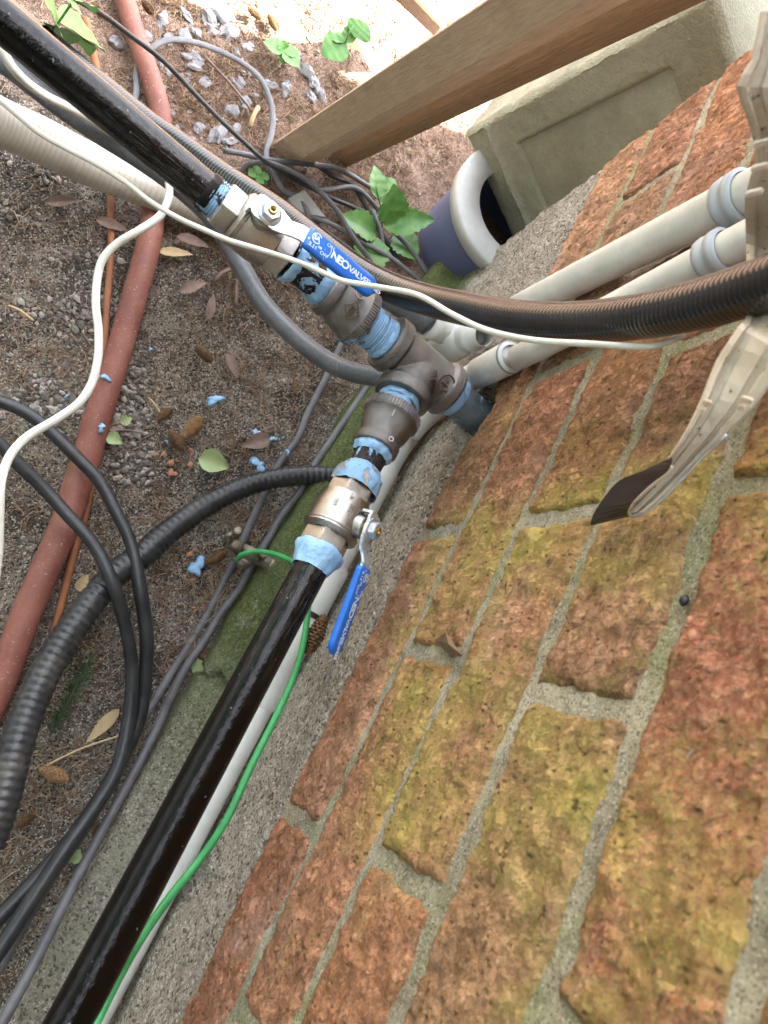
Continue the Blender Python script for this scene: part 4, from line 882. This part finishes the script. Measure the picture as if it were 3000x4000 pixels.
# ------------------------------------------------------------------ tangle of cables by the timber base
tang = [
 ('flat grey twin cable looping over the stones', 'Q0Q7', .0042, MGREY),
]
K1 = [(*Q0(960, 760), .03)] + D_(Q0, (985, 640, .012), (985, 520, .012), (1030, 400, .014), (1110, 335, .018), (1200, 292, .02), (1320, 290, .02), (1500, 335, .02)) + D_(Q7, (0, 250, .02), (130, 325, .02), (250, 440, .02), (320, 600, .02), (345, 750, .02), (330, 880, .022), (295, 1000, .024), (300, 1090, .028), (360, 1220, .026), (430, 1335, .024), (530, 1385, .024), (600, 1460, .022), (650, 1580, .02), (690, 1700, .02))
K2 = D_(Q0, (470, -50, .20), (560, 0, .18), (750, 112, .14), (950, 262, .11), (1150, 415, .09), (1300, 565, .07), (1500, 775, .06)) + D_(Q7, (0, 840, .055), (130, 960, .05), (260, 1080, .045), (420, 1185, .04), (600, 1280, .036), (760, 1372, .034), (950, 1452, .03), (1150, 1540, .03), (1290, 1592, .03), (1390, 1590, .03), (1418, 1540, .025), (1390, 1475, .02), (1330, 1420, .018))
K3 = D_(Q7, (90, 1200, .012), (130, 1135, .02), (250, 1108, .036), (400, 1140, .045), (600, 1240, .05), (750, 1370, .055), (880, 1520, .058), (960, 1660, .06), (1040, 1780, .06), (1130, 1900, .055), (1180, 2010, .05), (1220, 2080, .045))
K4 = D_(Q7, (-60, 1010, .02), (150, 1050, .022), (300, 1088, .03), (500, 1108, .03), (700, 1130, .025), (900, 1170, .02), (1100, 1290, .016), (1210, 1350, .012))
K5 = D_(Q7, (380, 1160, .02), (700, 1330, .02), (1000, 1310, .018), (1180, 1470, .024), (1300, 1640, .03), (1450, 1800, .03), (1560, 1960, .028), (1640, 2090, .025))
K6 = D_(Q7, (640, 1545, .02), (800, 1600, .03), (950, 1680, .036), (1100, 1770, .038), (1300, 1880, .036), (1440, 1990, .03), (1560, 2090, .025))
K7 = D_(Q7, (560, 1560, .014), (750, 1660, .024), (900, 1760, .03), (1050, 1880, .03), (1200, 2000, .028), (1300, 2080, .02))
K8 = D_(Q7, (1150, 1500, .034), (1190, 1600, .036), (1225, 1700, .034), (1235, 1800, .03))
K9 = D_(Q7, (700, 1130, .02), (850, 1230, .015), (980, 1280, .012), (1060, 1400, .014), (1150, 1560, .02), (1270, 1760, .02), (1400, 1960, .02))
for lab, kk, r, mt, fl in (('flat grey twin cable looping over the grey stones', K1, .0040, MGREY, .55), ('thin black cable reaching down from the top left to the timber base', K2, .0030, MBLK2, 1), ('pale grey cable arching highest over the tangle', K3, .0036, MGREY, .8), ('dark cable crossing the foot of the pale timber', K4, .0036, MGREY, 1),
                       ('grey cable at the right side of the tangle ending by the bucket', K5, .0036, MGREY, .8), ('grey cable running through the middle of the tangle', K6, .0034, MGREY, .8), ('lowest grey cable of the tangle behind the upper blue handle', K7, .0034, MGREY, .8), ('short cable stub over the green leaves', K8, .0032, MGREY, 1), ('dark cable under the serrated leaves', K9, .0032, MBLK2, 1)):
    cable('tangled_cable', lab, 'cable', QD, kk, r, mt, seg=10, flat=fl, group='tangled cables by the timber')

# ------------------------------------------------------------------ leaves, cones, flakes, stones, litter
def leaf_mesh(L, w, fold=.25, curl=.3, ser=0, n=14):
    V = []; m = 5
    for i in range(n + 1):
        t = i / n; ww = w * (math.sin(math.pi * t ** .8) ** .8) * (1 - .25 * t) + .0002
        if ser: ww *= 1 + .09 * ((i % 2) * 2 - 1)
        z = curl * L * (t - t * t * 1.2) ; 
        for j in range(m): s = (j / (m - 1) - .5) * 2; V.append((L * t, s * ww / 2, z + abs(s) * fold * ww / 2 + .0006 * math.sin(t * 25) * abs(s)))
    Fc = [(i * m + j, (i + 1) * m + j, (i + 1) * m + j + 1, i * m + j + 1) for i in range(n) for j in range(m - 1)]
    return np.array(V), Fc
def place(V, o, d, nrm=(0, 0, 1)):
    d = _n(d); nrm = np.array(nrm, float); y = _n(np.cross(nrm, d)); z = np.cross(d, y); V = np.asarray(V); return np.asarray(o) + V[:, :1] * d + V[:, 1:2] * y + V[:, 2:3] * z
def plant(name, label, root, stems, leaves, mat=MLEAF, group=None, ser=0):
    t = thing(name, label, 'plant', (root[0], root[1], 0), group)
    for s_ in stems: V, Fc, U = tube(s_, .0011, seg=8, step=.006); mobj('stem', V, Fc, mat, t)
    for (base, tip, w, tilt, f_) in leaves:
        base = np.asarray(base); d = np.asarray(tip) - base; L = np.linalg.norm(d); V, Fc = leaf_mesh(L, w, f_, .10, ser); mobj('leaf', place(V, base, d, _n(np.array(tilt, float))), Fc, mat, t)
    return t
hh = .20
n0 = P(*Q0(405, 185), z=hh); ntop = P(*Q0(530, 0), z=hh + .06)
plant('leafy_plant', 'bright green leafy sprig hanging beside the black pipe at top left', n0, [[P(*Q0(360, 250), z=.12), n0, ntop, P(*Q0(545, -40), z=hh + .07)]],
      [(n0, P(*Q0(320, -20), z=hh + .03), .050, (.1, 0, 1), .2), (P(*Q0(425, 160), z=hh + .005), P(*Q0(755, 370), z=hh - .04), .052, (.2, .1, 1), .35), (P(*Q0(430, 175), z=hh), P(*Q0(600, 280), z=hh - .05), .060, (-.2, 0, 1), .15), (n0, P(*Q0(330, 215), z=hh - .03), .03, (0, 0, 1), .2), (P(*Q0(430, 200), z=hh - .02), P(*Q0(420, 350), z=hh - .06), .055, (0, 0, 1), .2), (P(*Q0(560, 250), z=hh - .06), P(*Q0(640, 400), z=hh - .09), .03, (0, .3, 1), .2),
       (ntop, P(*Q0(680, 90), z=hh + .03), .030, (0, .2, 1), .3), (ntop, P(*Q0(440, -60), z=hh + .07), .04, (0, 0, 1), .2)])
g_ = lambda x, y, z: P(*Q7(x, y), z=z)
c0 = g_(430, 200, .03)
plant('seedling', 'small shaded seedling with round leaves on the grey stones', c0, [[g_(450, 260, .0), c0]], [(c0, g_(270, 130, .03), .028, (0, 0, 1), .15), (c0, g_(420, 110, .04), .020, (0, 0, 1), .2), (c0, g_(560, 340, .03), .028, (0, 0, 1), .15), (c0, g_(430, 320, .02), .022, (0, 0, 1), .2), (c0, g_(580, 230, .03), .02, (0, 0, 1), .2)], group=None)
c0 = g_(930, 140, .09)
plant('seedling', 'seedling with pale round leaves standing in the sunlit litter', c0, [[g_(980, 260, .0), c0, g_(1000, 0, .11)]], [(c0, g_(740, 240, .08), .045, (0, 0, 1), .1), (c0, g_(1010, -20, .10), .022, (0, 0, 1), .3), (g_(1000, 90, .1), g_(1110, -20, .11), .045, (0, .2, 1), .1), (c0, g_(1060, 200, .06), .024, (0, 0, 1), .3), (c0, g_(820, 60, .08), .03, (0, 0, 1), .2)])
c0 = g_(1230, 1560, .03)
plant('leafy_plant', 'plant with serrated green leaves growing through the cable tangle', c0, mat=MLEAFD, stems= [[g_(1200, 1800, .0), c0, g_(1180, 1300, .06)]],
      leaves=[(g_(1260, 1590, .05), g_(1330, 1280, .09), .060, (.2, 0, 1), .30), (g_(1240, 1620, .04), g_(1659, 1570, .07), .042, (0, -.2, 1), .35), (g_(1180, 1690, .03), g_(890, 1540, .05), .046, (0, 0, 1), .3), (g_(1190, 1400, .05), g_(1170, 1130, .06), .035, (.3, 0, 1), .3), (g_(1200, 1420, .04), g_(1330, 1240, .05), .05, (0, 0, 1), .2), (g_(1150, 1700, .03), g_(1100, 2040, .03), .06, (0, 0, 1), .25), (g_(1320, 1700, .02), g_(1520, 1900, .03), .05, (0, 0, 1), .25)], ser=1)
for i, (x, y) in enumerate(((200, 1190), (260, 1240))):
    c0 = g_(x, y, .02)
    plant('seedling', ('tiny seedling left of the cable tangle', 'tiny seedling touching the cable tangle')[i], c0, [[g_(x, y + 20, 0), c0]], [(c0, g_(x - 55, y + 20, .02), .016, (0, 0, 1), .2), (c0, g_(x + 40, y - 45, .02), .016, (0, 0, 1), .2), (c0, g_(x + 45, y + 40, .015), .014, (0, 0, 1), .2)])
# conifer twig
tw = thing('conifer_twig', 'small dark green conifer twig on the soil under the corrugated hose', 'twig', tuple(P(150, 1500, z=0))); a = P(*Q21(380, 650), z=.02); b = P(*Q21(220, 960), z=.012)
V_, F_, U_ = tube([a, (a + b) / 2 + Z3 * .004, b], .0008, seg=6); parts = [(V_, F_)]; rnd = random.Random(5)
for i in range(170):
    t = rnd.random(); c_ = a + (b - a) * t; dd = _n(_n(a - b) * .75 + np.array([rnd.uniform(-1, 1), rnd.uniform(-1, 1), rnd.uniform(-.2, .6)]) * .9); parts.append(box(c_ + dd * .006, dd, np.cross(dd, Z3), Z3, .013, .0008, .0005))
V_, F_, _u = join(parts); mobj('needle_spray', V_, F_, simple('conifer_green', (.028, .06, .022), (.05, .09, .035), 50, .6), tw, smooth=False)
# cones
def cone_mesh(L=.036, Rm=.0088, rows=13, per=9):
    V, Fc = [], []; rnd = random.Random(2)
    V0, F0, _ = lathe((0, 0, 0), (1, 0, 0), [(0, .0005), (L * .1, Rm * .5), (L * .5, Rm * .62), (L * .9, Rm * .35), (L, .0005)], 12); parts = [(V0, F0)]
    for i in range(rows):
        t = (i + .5) / rows; rr = Rm * (math.sin(math.pi * (t * .9 + .08)) ** .6)
        for k in range(per):
            a = 2 * math.pi * (k / per + i * .382) + rnd.uniform(-.08, .08); er = np.array([0, math.cos(a), math.sin(a)]); et = np.array([0, -math.sin(a), math.cos(a)]); ex = np.array([1., 0, 0])
            b = ex * L * t + er * rr * .42; tipd = _n(er * 1.0 + ex * .55); w = rr * .82; l = rr * .78
            P_ = []
            for s_ in range(4):
                u = s_ / 3; ww = w * (.5, .95, 1.0, .55)[s_] / 2
                for v in (-1, 0, 1): P_.append(b + tipd * l * u + et * ww * v + ex * (.0007 * (1 - v * v)) + ex * .0010 * u * u)
            P_ = P_ + [q - ex * .0005 - er * .0002 for q in P_]
            f = [(s_ * 3 + v, s_ * 3 + v + 1, s_ * 3 + v + 4, s_ * 3 + v + 3) for s_ in range(3) for v in range(2)]; f += [tuple(x_ + 12 for x_ in q)[::-1] for q in f]
            f += [(9, 10, 22, 21), (10, 11, 23, 22), (0, 3, 15, 12), (3, 6, 18, 15), (6, 9, 21, 18), (2, 14, 17, 5), (5, 17, 20, 8), (8, 20, 23, 11)]
            parts.append((P_, f))
    V, Fc, _u = join(parts); return V, Fc
cv, cf = cone_mesh()
def orient(o, loc, d, s=1, roll=0):
    d = Vector(d).normalized(); o.rotation_euler = (d.to_track_quat('X', 'Z').to_matrix() @ Matrix.Rotation(roll, 3, 'X')).to_euler(); o.location = Vector(loc); o.scale = (s, s, s)
cone0 = mobj('spruce_cone', cv, cf, MCONE); cone1 = mobj('spruce_cone', cv, cf, MCONEL)
used = set()
def put_cone(src, base, tip, s, lab, z=None, y=None):
    k = dict(z=z) if z is not None else dict(y=y); a = P(*base, **k); b = P(*tip, **k); L = np.linalg.norm(b - a)
    o = src if src.name not in used else src.copy()
    if src.name in used: COL.objects.link(o)
    used.add(src.name); orient(o, a, b - a, L / .036, random.uniform(0, 6)); tag(o, lab, 'cone', 'spruce cones'); OFF[o.name] = np.zeros(3); return o
c = put_cone(cone0, Q5(1600, 1450), Q5(1450, 1770), 1, 'open brown spruce cone wedged between white conduit and concrete', y=.026); c.scale = (c.scale[0], .82, .82)
put_cone(cone1, Q13(790, 790), Q13(870, 700), 1, 'orange brown open cone on the soil beside the dark closed cone', z=.022)
for i, (a, b, lab) in enumerate(((Q13(845, 385), Q13(915, 455), 'dark closed cone high on the bare soil'), (Q13(730, 750), Q13(795, 840), 'brown closed cone left of the orange open cone'), (Q13(680, 710), Q13(740, 660), 'dark half hidden cone above the brown closed cone'), (Q5(640, 1030), Q5(790, 950), 'dark slender cone beside the bronze clamp'), (Q5(930, 1310), Q5(930, 1190), 'pale small cone between the two grey cables'),
                                 (Q23(170, 0), Q23(290, 50), 'plump pale cone beside the black cables at lower left'), (Q23(60, 260), Q23(150, 200), 'brown cone at the lower left edge of the soil'), (Q0(630, 10), Q0(1120, 90), ''), (Q5(650, 1810), Q5(560, 1770), 'small tan cone next to the ledge crack'), (Q23(400, 300), Q23(430, 240), 'tiny cone behind the lower grey cable'))):
    if lab: put_cone(cone1 if 'pale' in lab or 'tan' in lab or i in (7,) else cone0, a, b, 1, lab, z=.02 + (.004 if i > 3 else 0))
for i, (a, b, lab) in enumerate(((Q0(1020, 0), Q0(1100, 100), 'open cone on the needles right of the red pipe at the top'), (Q11(1070, 30), Q11(1130, 80), 'cone lying at the shadow edge near the top'), (Q11(1160, 60), Q11(1200, 130), 'cone just inside the sunlight at the top'))): put_cone(cone0, a, b, 1, lab, z=.018)
# loose leaves and dead leaves
def loose(name, lab, cat, q, base, tip, w, mat, z=.014, f_=.3, curl=.12):
    a = P(*q(*base), z=z); b = P(*q(*tip), z=z + .004); V, Fc = leaf_mesh(np.linalg.norm(b - a), w, f_, curl); o = mobj(name, place(V, a, b - a), Fc, mat); rebase(o, a); return tag(o, lab, cat, None)
loose('fallen_leaf', 'crumpled pale green leaf beside a white pebble', 'leaf', Q5, (570, 190), (820, 260), .032, MLEAF2, .022, .6, .25)
loose('fallen_leaf', 'small curled green leaf right of the red pipe', 'leaf', Q1, (770, 1850), (880, 1900), .018, MLEAF2, .02, .5, .3)
loose('fallen_leaf', 'tiny green leaf piece above the curled one', 'leaf', Q1, (870, 1750), (950, 1720), .014, MLEAF2, .02, .3)
loose('fallen_leaf', 'straw coloured feathery leaf lying at lower left', 'leaf', Q21, (515, 850), (370, 1000), .015, MDEADY, .016, .1, .05)
loose('fallen_leaf', 'reddish brown leaf with a blue fleck beside it', 'leaf', Q5, (1150, 20), (920, 90), .022, MDEAD, .02, .3)
loose('fallen_leaf', 'brown curled leaf right under the thick white cable bend', 'leaf', Q1, (1270, 410), (1510, 490), .015, MDEAD, .02, .4)
loose('fallen_leaf', 'yellow tan leaf just below the brown curled one', 'leaf', Q1, (1140, 520), (1390, 540), .013, MDEADY, .016, .3)
loose('fallen_leaf', 'purple brown leaf above the tall soil patch at upper left', 'leaf', Q1, (330, 170), (560, 150), .015, MDEAD, .014, .3)
loose('fallen_leaf', 'brown leaf under the thin rusty tube', 'leaf', Q1, (690, 290), (920, 370), .015, MDEAD, .010, .3)
loose('fallen_leaf', 'greyish leaf in the middle of the soil', 'leaf', Q1, (1290, 810), (1490, 740), .015, MDEAD, .014, .3)
loose('fallen_leaf', 'narrow upright brown leaf right of the greyish leaf', 'leaf', Q1, (1500, 1010), (1540, 820), .012, MDEAD, .014, .3)
loose('bark_chip', 'narrow purplish bark chip on bare soil', 'bark chip', Q13, (980, 420), (1025, 530), .014, MDEAD, .014, .5)
loose('fallen_leaf', 'yellow leaf scrap by the spiral black hose', 'leaf', Q21, (335, 340), (380, 270), .014, MDEADY, .016, .3)
loose('fallen_leaf', 'green leaf scrap beside the lowest black cables', 'leaf', Q23, (310, 410), (345, 350), .016, MLEAF2, .02, .3)
loose('fallen_leaf', 'round pale green leaf near the ledge crack', 'leaf', Q5, (520, 1910), (630, 1850), .034, MLEAF2, .022, .1)
# blue sealant flakes
def flake(lab, q, c_, sz, z=.016, f=None):
    o_ = P(*q(*c_), z=z); rnd = random.Random(hash(lab) % 999 if False else len(lab) * 7 + int(c_[0])); n = 28; V = [(0, 0, .0028)]; V2 = []
    ph = rnd.uniform(0, 9)
    for k in range(n): a = 2 * math.pi * k / n; r_ = sz * (.75 + .28 * math.sin(2 * a + ph) + .16 * math.sin(3 * a + 2 * ph) + .12 * math.sin(5 * a + ph)); V.append((r_ * math.cos(a) * .6, r_ * math.sin(a) * .6, .0022)); V2.append((r_ * math.cos(a), r_ * math.sin(a) * .8, -.0004))
    V = V + V2; Fc = [(0, 1 + k, 1 + (k + 1) % n) for k in range(n)] + [(1 + k, 1 + n + k, 1 + n + (k + 1) % n, 1 + (k + 1) % n) for k in range(n)] + [tuple(range(1 + n, 1 + 2 * n))[::-1]]
    o = mobj('sealant_flake', np.array(V) + o_, Fc, MPUT, smooth=True); rebase(o, o_); o.rotation_euler = (0, 0, rnd.uniform(0, 6)); return tag(o, lab, 'sealant flake', 'blue sealant flakes')
flake('largest round blue flake on the middle of the soil', Q13, (928, 622), .012)
flake('blue flake beside the reddish brown leaf', Q13, (1108, 763), .0075)
flake('long blue flake just above the corrugated hose', Q13, (1118, 903), .013)
flake('tiny blue flake touching the end of the reddish leaf', Q13, (1180, 790), .006)
flake('blue flake smeared on the red pipe, upper of two', Q13, (457, 525), .0065, .034)
flake('blue flake smeared on the red pipe, lower of two', Q13, (438, 743), .0065, .034)
flake('elongated blue flake left of the bronze clamp', Q5, (560, 1065), .015)
flake('pin sized blue flake above the right of the red pipe', Q13, (650, 405), .0038)
flake('blue speck left of the brown closed cone', Q13, (720, 802), .003)
flake('blue speck near the white cable bend', Q1, (478, 1565), .003)
flake('blue scrap on the outer grey cable', Q5, (1295, 140), .0045, .02)
# stones
def stone_mesh(seed, sub=2, flat=.6, amp=.28):
    import bmesh
    bm = bmesh.new(); bmesh.ops.create_icosphere(bm, subdivisions=sub, radius=1)
    for v in bm.verts:
        nn = noise.noise(v.co * 1.1 + Vector((seed * 7.7, 0, 0))) + .5 * noise.noise(v.co * 2.6 + Vector((0, seed * 3.1, 0))); v.co *= 1 + amp * nn * 1.6
        v.co.z *= flat; v.co.x *= 1.0 + .3 * math.sin(seed)
    V = np.array([v.co[:] for v in bm.verts]); Fc = [[v.index for v in f.verts] for f in bm.faces]; bm.free(); return V, Fc
prot = [mobj('grey_stone', *stone_mesh(i, 2, .55, .42), MSTONE, smooth=False) for i in range(6)]; first = [True] * 6
spots = []; rnd = random.Random(11)
for (px, py, s_) in [(*Q11(x, y), s_) for x, y, s_ in ((905, 75, 15), (810, 55, 11), (705, 75, 10), (800, 140, 15), (735, 150, 9), (860, 130, 10), (970, 45, 18), (990, 130, 14), (920, 110, 10), (1025, 205, 9), (985, 95, 9), (505, 165, 14), (845, 265, 13), (860, 240, 10), (820, 235, 9), (735, 290, 8), (895, 340, 10), (1010, 460, 16), (1060, 420, 12), (945, 575, 14), (1000, 600, 10), (865, 530, 10), (745, 465, 8), (1040, 355, 12), (1010, 330, 7), (1180, 355, 12), (1240, 375, 10), (1330, 290, 14), (1360, 340, 14), (1390, 380, 12), (1350, 400, 11), (1400, 400, 10), (690, 240, 9), (705, 360, 9), (640, 140, 9), (530, 370, 13), (620, 430, 9), (1290, 230, 9), (1200, 180, 10), (760, 545, 8), (1030, 545, 9), (1250, 350, 8), (830, 590, 9), (1100, 300, 7), (1085, 180, 10))]: spots.append((px, py, s_))
for _ in range(28):
    px = rnd.uniform(330, 760); py = rnd.uniform(-40, 330); spots.append((px, py, rnd.uniform(3, 8)))
for i, (px, py, s_) in enumerate(spots):
    z = .008; p = P(px, py, z=z); k = i % 6; src = prot[k]
    o = src if first[k] else src.copy()
    if not first[k]: COL.objects.link(o)
    first[k] = False; sz = s_ * .5 / 1000 * 1.6; o.location = Vector((p[0], p[1], gz(p[0], p[1]) + sz * .25)); o.scale = (sz, sz * rnd.uniform(.7, 1), sz); o.rotation_euler = (rnd.uniform(-.4, .4), rnd.uniform(-.4, .4), rnd.uniform(0, 6.3))
    size = 'large' if s_ >= 13 else ('middling' if s_ >= 9 else ('small' if s_ >= 6 else 'tiny'))
    where = ('in the sunlight beside the pale leaved seedling' if px > 640 and py < 100 else 'at the shadow edge by the shaded seedling' if px > 560 and py < 150 else 'just left of the tip of the pale timber' if px > 620 else 'inside the loop of the grey cable' if 380 < px < 600 and 95 < py < 260 else
             'at the top edge right of the red pipe' if py < 40 else 'between the red pipe and the grey cable loop' if px < 420 and py < 120 else 'above the arch of the grey cable' if py < 110 else 'beside the thin black cable' if py < 220 else 'near the start of the cable tangle' if px > 440 else 'along the dark conduit beside the black pipe')
    tag(o, size + ' grey angular stone ' + where, 'stone', 'grey stones in the needle litter')
pw = P(*Q5(700, 255), z=.012); o = mobj('white_pebble', np.array(stone_mesh(9, 2, .5, .08)[0]) * [.0105, .0085, .011] + pw, stone_mesh(9, 2, .5, .08)[1], simple('pale_pebble', (.40, .37, .33), (.5, .47, .43), 50, .7)); rebase(o, pw); tag(o, 'smooth pale grey pebble under the crumpled green leaf', 'pebble')
# wedge of pale stone in the tangle
A_ = [g_(600, 1330, .03), g_(770, 1550, .02), g_(560, 1510, .02), g_(470, 1400, .025)]; V_ = A_ + [a * [1, 1, 0] for a in A_]
o = mobj('stone_wedge', V_, [(0, 1, 2, 3)[::-1], (4, 5, 6, 7)] + [(i, (i + 1) % 4, 4 + (i + 1) % 4, 4 + i) for i in range(4)], simple('pale_stone', (.36, .36, .34), (.50, .49, .46), 60, .85, bd=.001), smooth=False); rebase(o, A_[0] * [1, 1, 0]); tag(o, 'pale triangular stone slab piece under the grey cables', 'stone')
# brick crumbs (terracotta)
for i, (x, y) in enumerate(((225, 155), (290, 148), (350, 225), (395, 205), (505, 120), (510, 155), (505, 235), (345, 300), (380, 315), (540, 1400), (1040, 515), (80, 870), (500, 965))):
    p = P(*Q5(x, y), z=.012); V, Fc = stone_mesh(20 + i, 1, .6, .4); s_ = .0026 + .0012 * ((i * 37) % 5) / 5; o = mobj('brick_crumb', V * s_ + p, Fc, simple('terracotta_crumb', (.40, .17, .09), (.5, .25, .15), 90, .85) if i == 0 else bpy.data.materials['terracotta_crumb'], smooth=False); rebase(o, p)
    tag(o, ('orange brick crumb, left one of the pair above the others', 'orange brick crumb, right one of the pair above the others', 'orange brick crumb, left of the middle pair by the brown cone', 'orange brick crumb, right of the middle pair by the brown cone', 'orange crumb between the cones and the crumpled green leaf, upper', 'orange crumb between the cones and the crumpled green leaf, lower', 'orange crumb left of the white pebble', 'lowest orange crumb on the left above the corrugated hose', 'lowest orange crumb on the right above the corrugated hose', 'orange crumb on the soil left of the outer grey cable', 'orange crumb under the right end of the corrugated hose', 'orange crumb touching the corrugated hose beside the rubber cable', 'orange crumb just above the long blue flake by the clamp')[i], 'brick crumb', 'orange brick crumbs on the soil')
# dark dab in the mortar, brick splinter
p = P(1478, 1297, y=.002); V, Fc = stone_mesh(31, 2, .8, .15); o = mobj('sealant_dab', V * [.0034, .002, .0028] + p, Fc, MBLKT); rebase(o, p); tag(o, 'round black dab stuck in the wide mortar joint', 'sealant dab')
for x, y, s_, lab in ((1490, 1340, .0016, 'upper small round red crumb under the black dab'), (1497, 1373, .0022, 'lower round red crumb under the black dab')):
    p = P(x, y, y=.006); V, Fc = stone_mesh(int(x), 2, .9, .12); o = mobj('brick_crumb', V * s_ + p, Fc, bpy.data.materials['terracotta_crumb']); rebase(o, p); tag(o, lab, 'brick crumb')
a, b, c_, d_ = P(*Q3(1240, 1660), y=.004), P(*Q3(1330, 1600), y=.013), P(*Q3(1470, 1790), y=.006), P(*Q3(1370, 1800), y=.002); e_ = P(*Q3(1350, 1690), y=.012)
o = mobj('brick_splinter', [a, b, c_, d_, e_, P(*Q3(1340, 1720), y=-.004)], [(0, 4, 1), (1, 4, 2), (2, 4, 3), (3, 4, 0), (0, 1, 5), (1, 2, 5), (2, 3, 5), (3, 0, 5)], simple('splinter_brown', (.13, .085, .05), (.22, .14, .07), 90, .85, bd=.001), smooth=False); rebase(o, a); tag(o, 'jagged brown splinter sticking out of a brick end', 'brick splinter')
# pebbly grit and needles: uncountable litter
def scatter(n, fn, keep):
    out = []
    while len(out) < n:
        px, py = rnd.uniform(-60, 1050), rnd.uniform(-60, 2260); p = P(px, py, z=.005)
        if p[1] < .048: continue
        k = keep(px, py); k *= min(1, max(.12, .5 + 1.5 * noise.fractal(Vector((p[0] * 14, p[1] * 14, n * .001)), .8, 2, 3)))
        if rnd.random() > k: continue
        out.append((p, k))
    return out
ico = stone_mesh(3, 1, .7, .3); IV = ico[0]; IF = ico[1]; parts = []; cols = []
def gkeep(px, py):
    if px < 330 and 640 < py < 1050: return 1.0
    if px < 430 and 300 < py < 560: return .8
    return .22
for (p, k) in scatter(5200, None, gkeep):
    s_ = rnd.uniform(.0012, .0030) * (1.35 if k > .5 else .8) * (1.7 if rnd.random() < .06 else 1); a = rnd.uniform(0, 6.3); ca, sa = math.cos(a), math.sin(a); M = np.array([[ca, -sa, 0], [sa, ca, 0], [0, 0, 1]])
    parts.append(((IV * [s_, s_ * rnd.uniform(.6, 1), s_]) @ M.T + [p[0], p[1], gz(p[0], p[1]) + s_ * .3], IF)); g = rnd.choice([.08, .13, .19, .28, .40]); tn = rnd.uniform(.75, .95); cols.append(np.tile([g, g * (tn + .03), g * tn * .9], (len(IV), 1)))
V_, F_, _u = join(parts)
def attr_mat(name, rough):
    m = NT(name); at = m.n('ShaderNodeAttribute', attribute_name='tint'); return m.out(m.mix(m.step(m.noise(m.coord('World'), 300, 2), .3, .7), at.outputs[0], m.mix(.35, at.outputs[0], (.05, .04, .03))), rough)
tag(mobj('grit', V_, F_, attr_mat('grit', .9), col=np.vstack(cols), smooth=False), 'loose sandy grit and tiny pebbles over the soil', 'grit', kind='stuff')
nV, nF, nC = [], [], []
def nkeep(px, py):
    if py < 560 and px > 320: return 1.0
    if px > 330 and py > 1050: return .8
    if 480 < px < 760 and 560 < py < 1000: return .6
    return .16
for (p, k) in scatter(11000, None, nkeep):
    L = rnd.uniform(.007, .018) * (1.5 if rnd.random() < .12 else 1); a = rnd.uniform(0, math.pi); d = np.array([math.cos(a), math.sin(a), rnd.uniform(-.10, .10)]); s_ = np.array([-d[1], d[0], 0]); w = rnd.uniform(.00035, .0006)
    z0 = gz(p[0], p[1]) + rnd.uniform(.0012, .0045); o_ = np.array([p[0], p[1], z0]); cv_ = rnd.uniform(-.15, .15); b = len(nV)
    for t in (-.5, 0, .5):
        c = o_ + d * L * t + s_ * cv_ * L * (.25 - t * t)
        nV += [c - s_ * w, c + s_ * w, c + Z3 * w * 1.6]
    for i in (0, 3):
        for q in range(3): nF.append((b + i + q, b + i + (q + 1) % 3, b + i + 3 + (q + 1) % 3, b + i + 3 + q))
    cc = rnd.choice([(.38, .24, .14), (.26, .16, .10), (.50, .36, .24), (.16, .10, .07), (.40, .31, .21)]); nC += [cc] * 9
tag(mobj('needle_litter', nV, nF, attr_mat('needles', .8), col=np.array(nC), smooth=False), 'dry reddish pine needles strewn over the soil', 'pine needles', kind='stuff')
# a few loose twigs
for i, (q, a, b, r_) in enumerate(((Q11, (880, 240), (1090, 480), .0017), (Q1, (1540, 740), (1659, 650), .0028), (Q13, (1020, 220), (1030, 55), .0022), (Q1, (60, 910), (240, 1020), .0016), (Q13, (640, 610), (700, 690), .0012), (Q23, (100, 380), (260, 290), .0012), (Q21, (190, 1100), (520, 965), .0012), (Q13, (460, 760), (615, 765), .0012), (Q7, (160, 820), (230, 660), .003))):
    pa, pb = P(*q(*a), z=.016), P(*q(*b), z=.02); V, Fc, U = tube([pa, (pa + pb) / 2 + np.array([.002, .002, .001]), pb], r_, seg=7, rough=.2); o = mobj('twig', V, Fc, MDEADY if i in (3, 4, 6, 8) else MDEAD); rebase(o, pa)
    tag(o, ('thin dark twig slanting over the grey stones', 'stout twig under the mid grey conduit', 'upright pale twig left of the grey conduit loop', 'bent brown twig on gravel at far left', 'short stick pointing at the half hidden cone', 'grass like stalk at lower left', 'long pale stalk near the black cables', 'pair like thin twig right of the lower blue fleck', 'pale split stick among the grey stones')[i], 'twig')
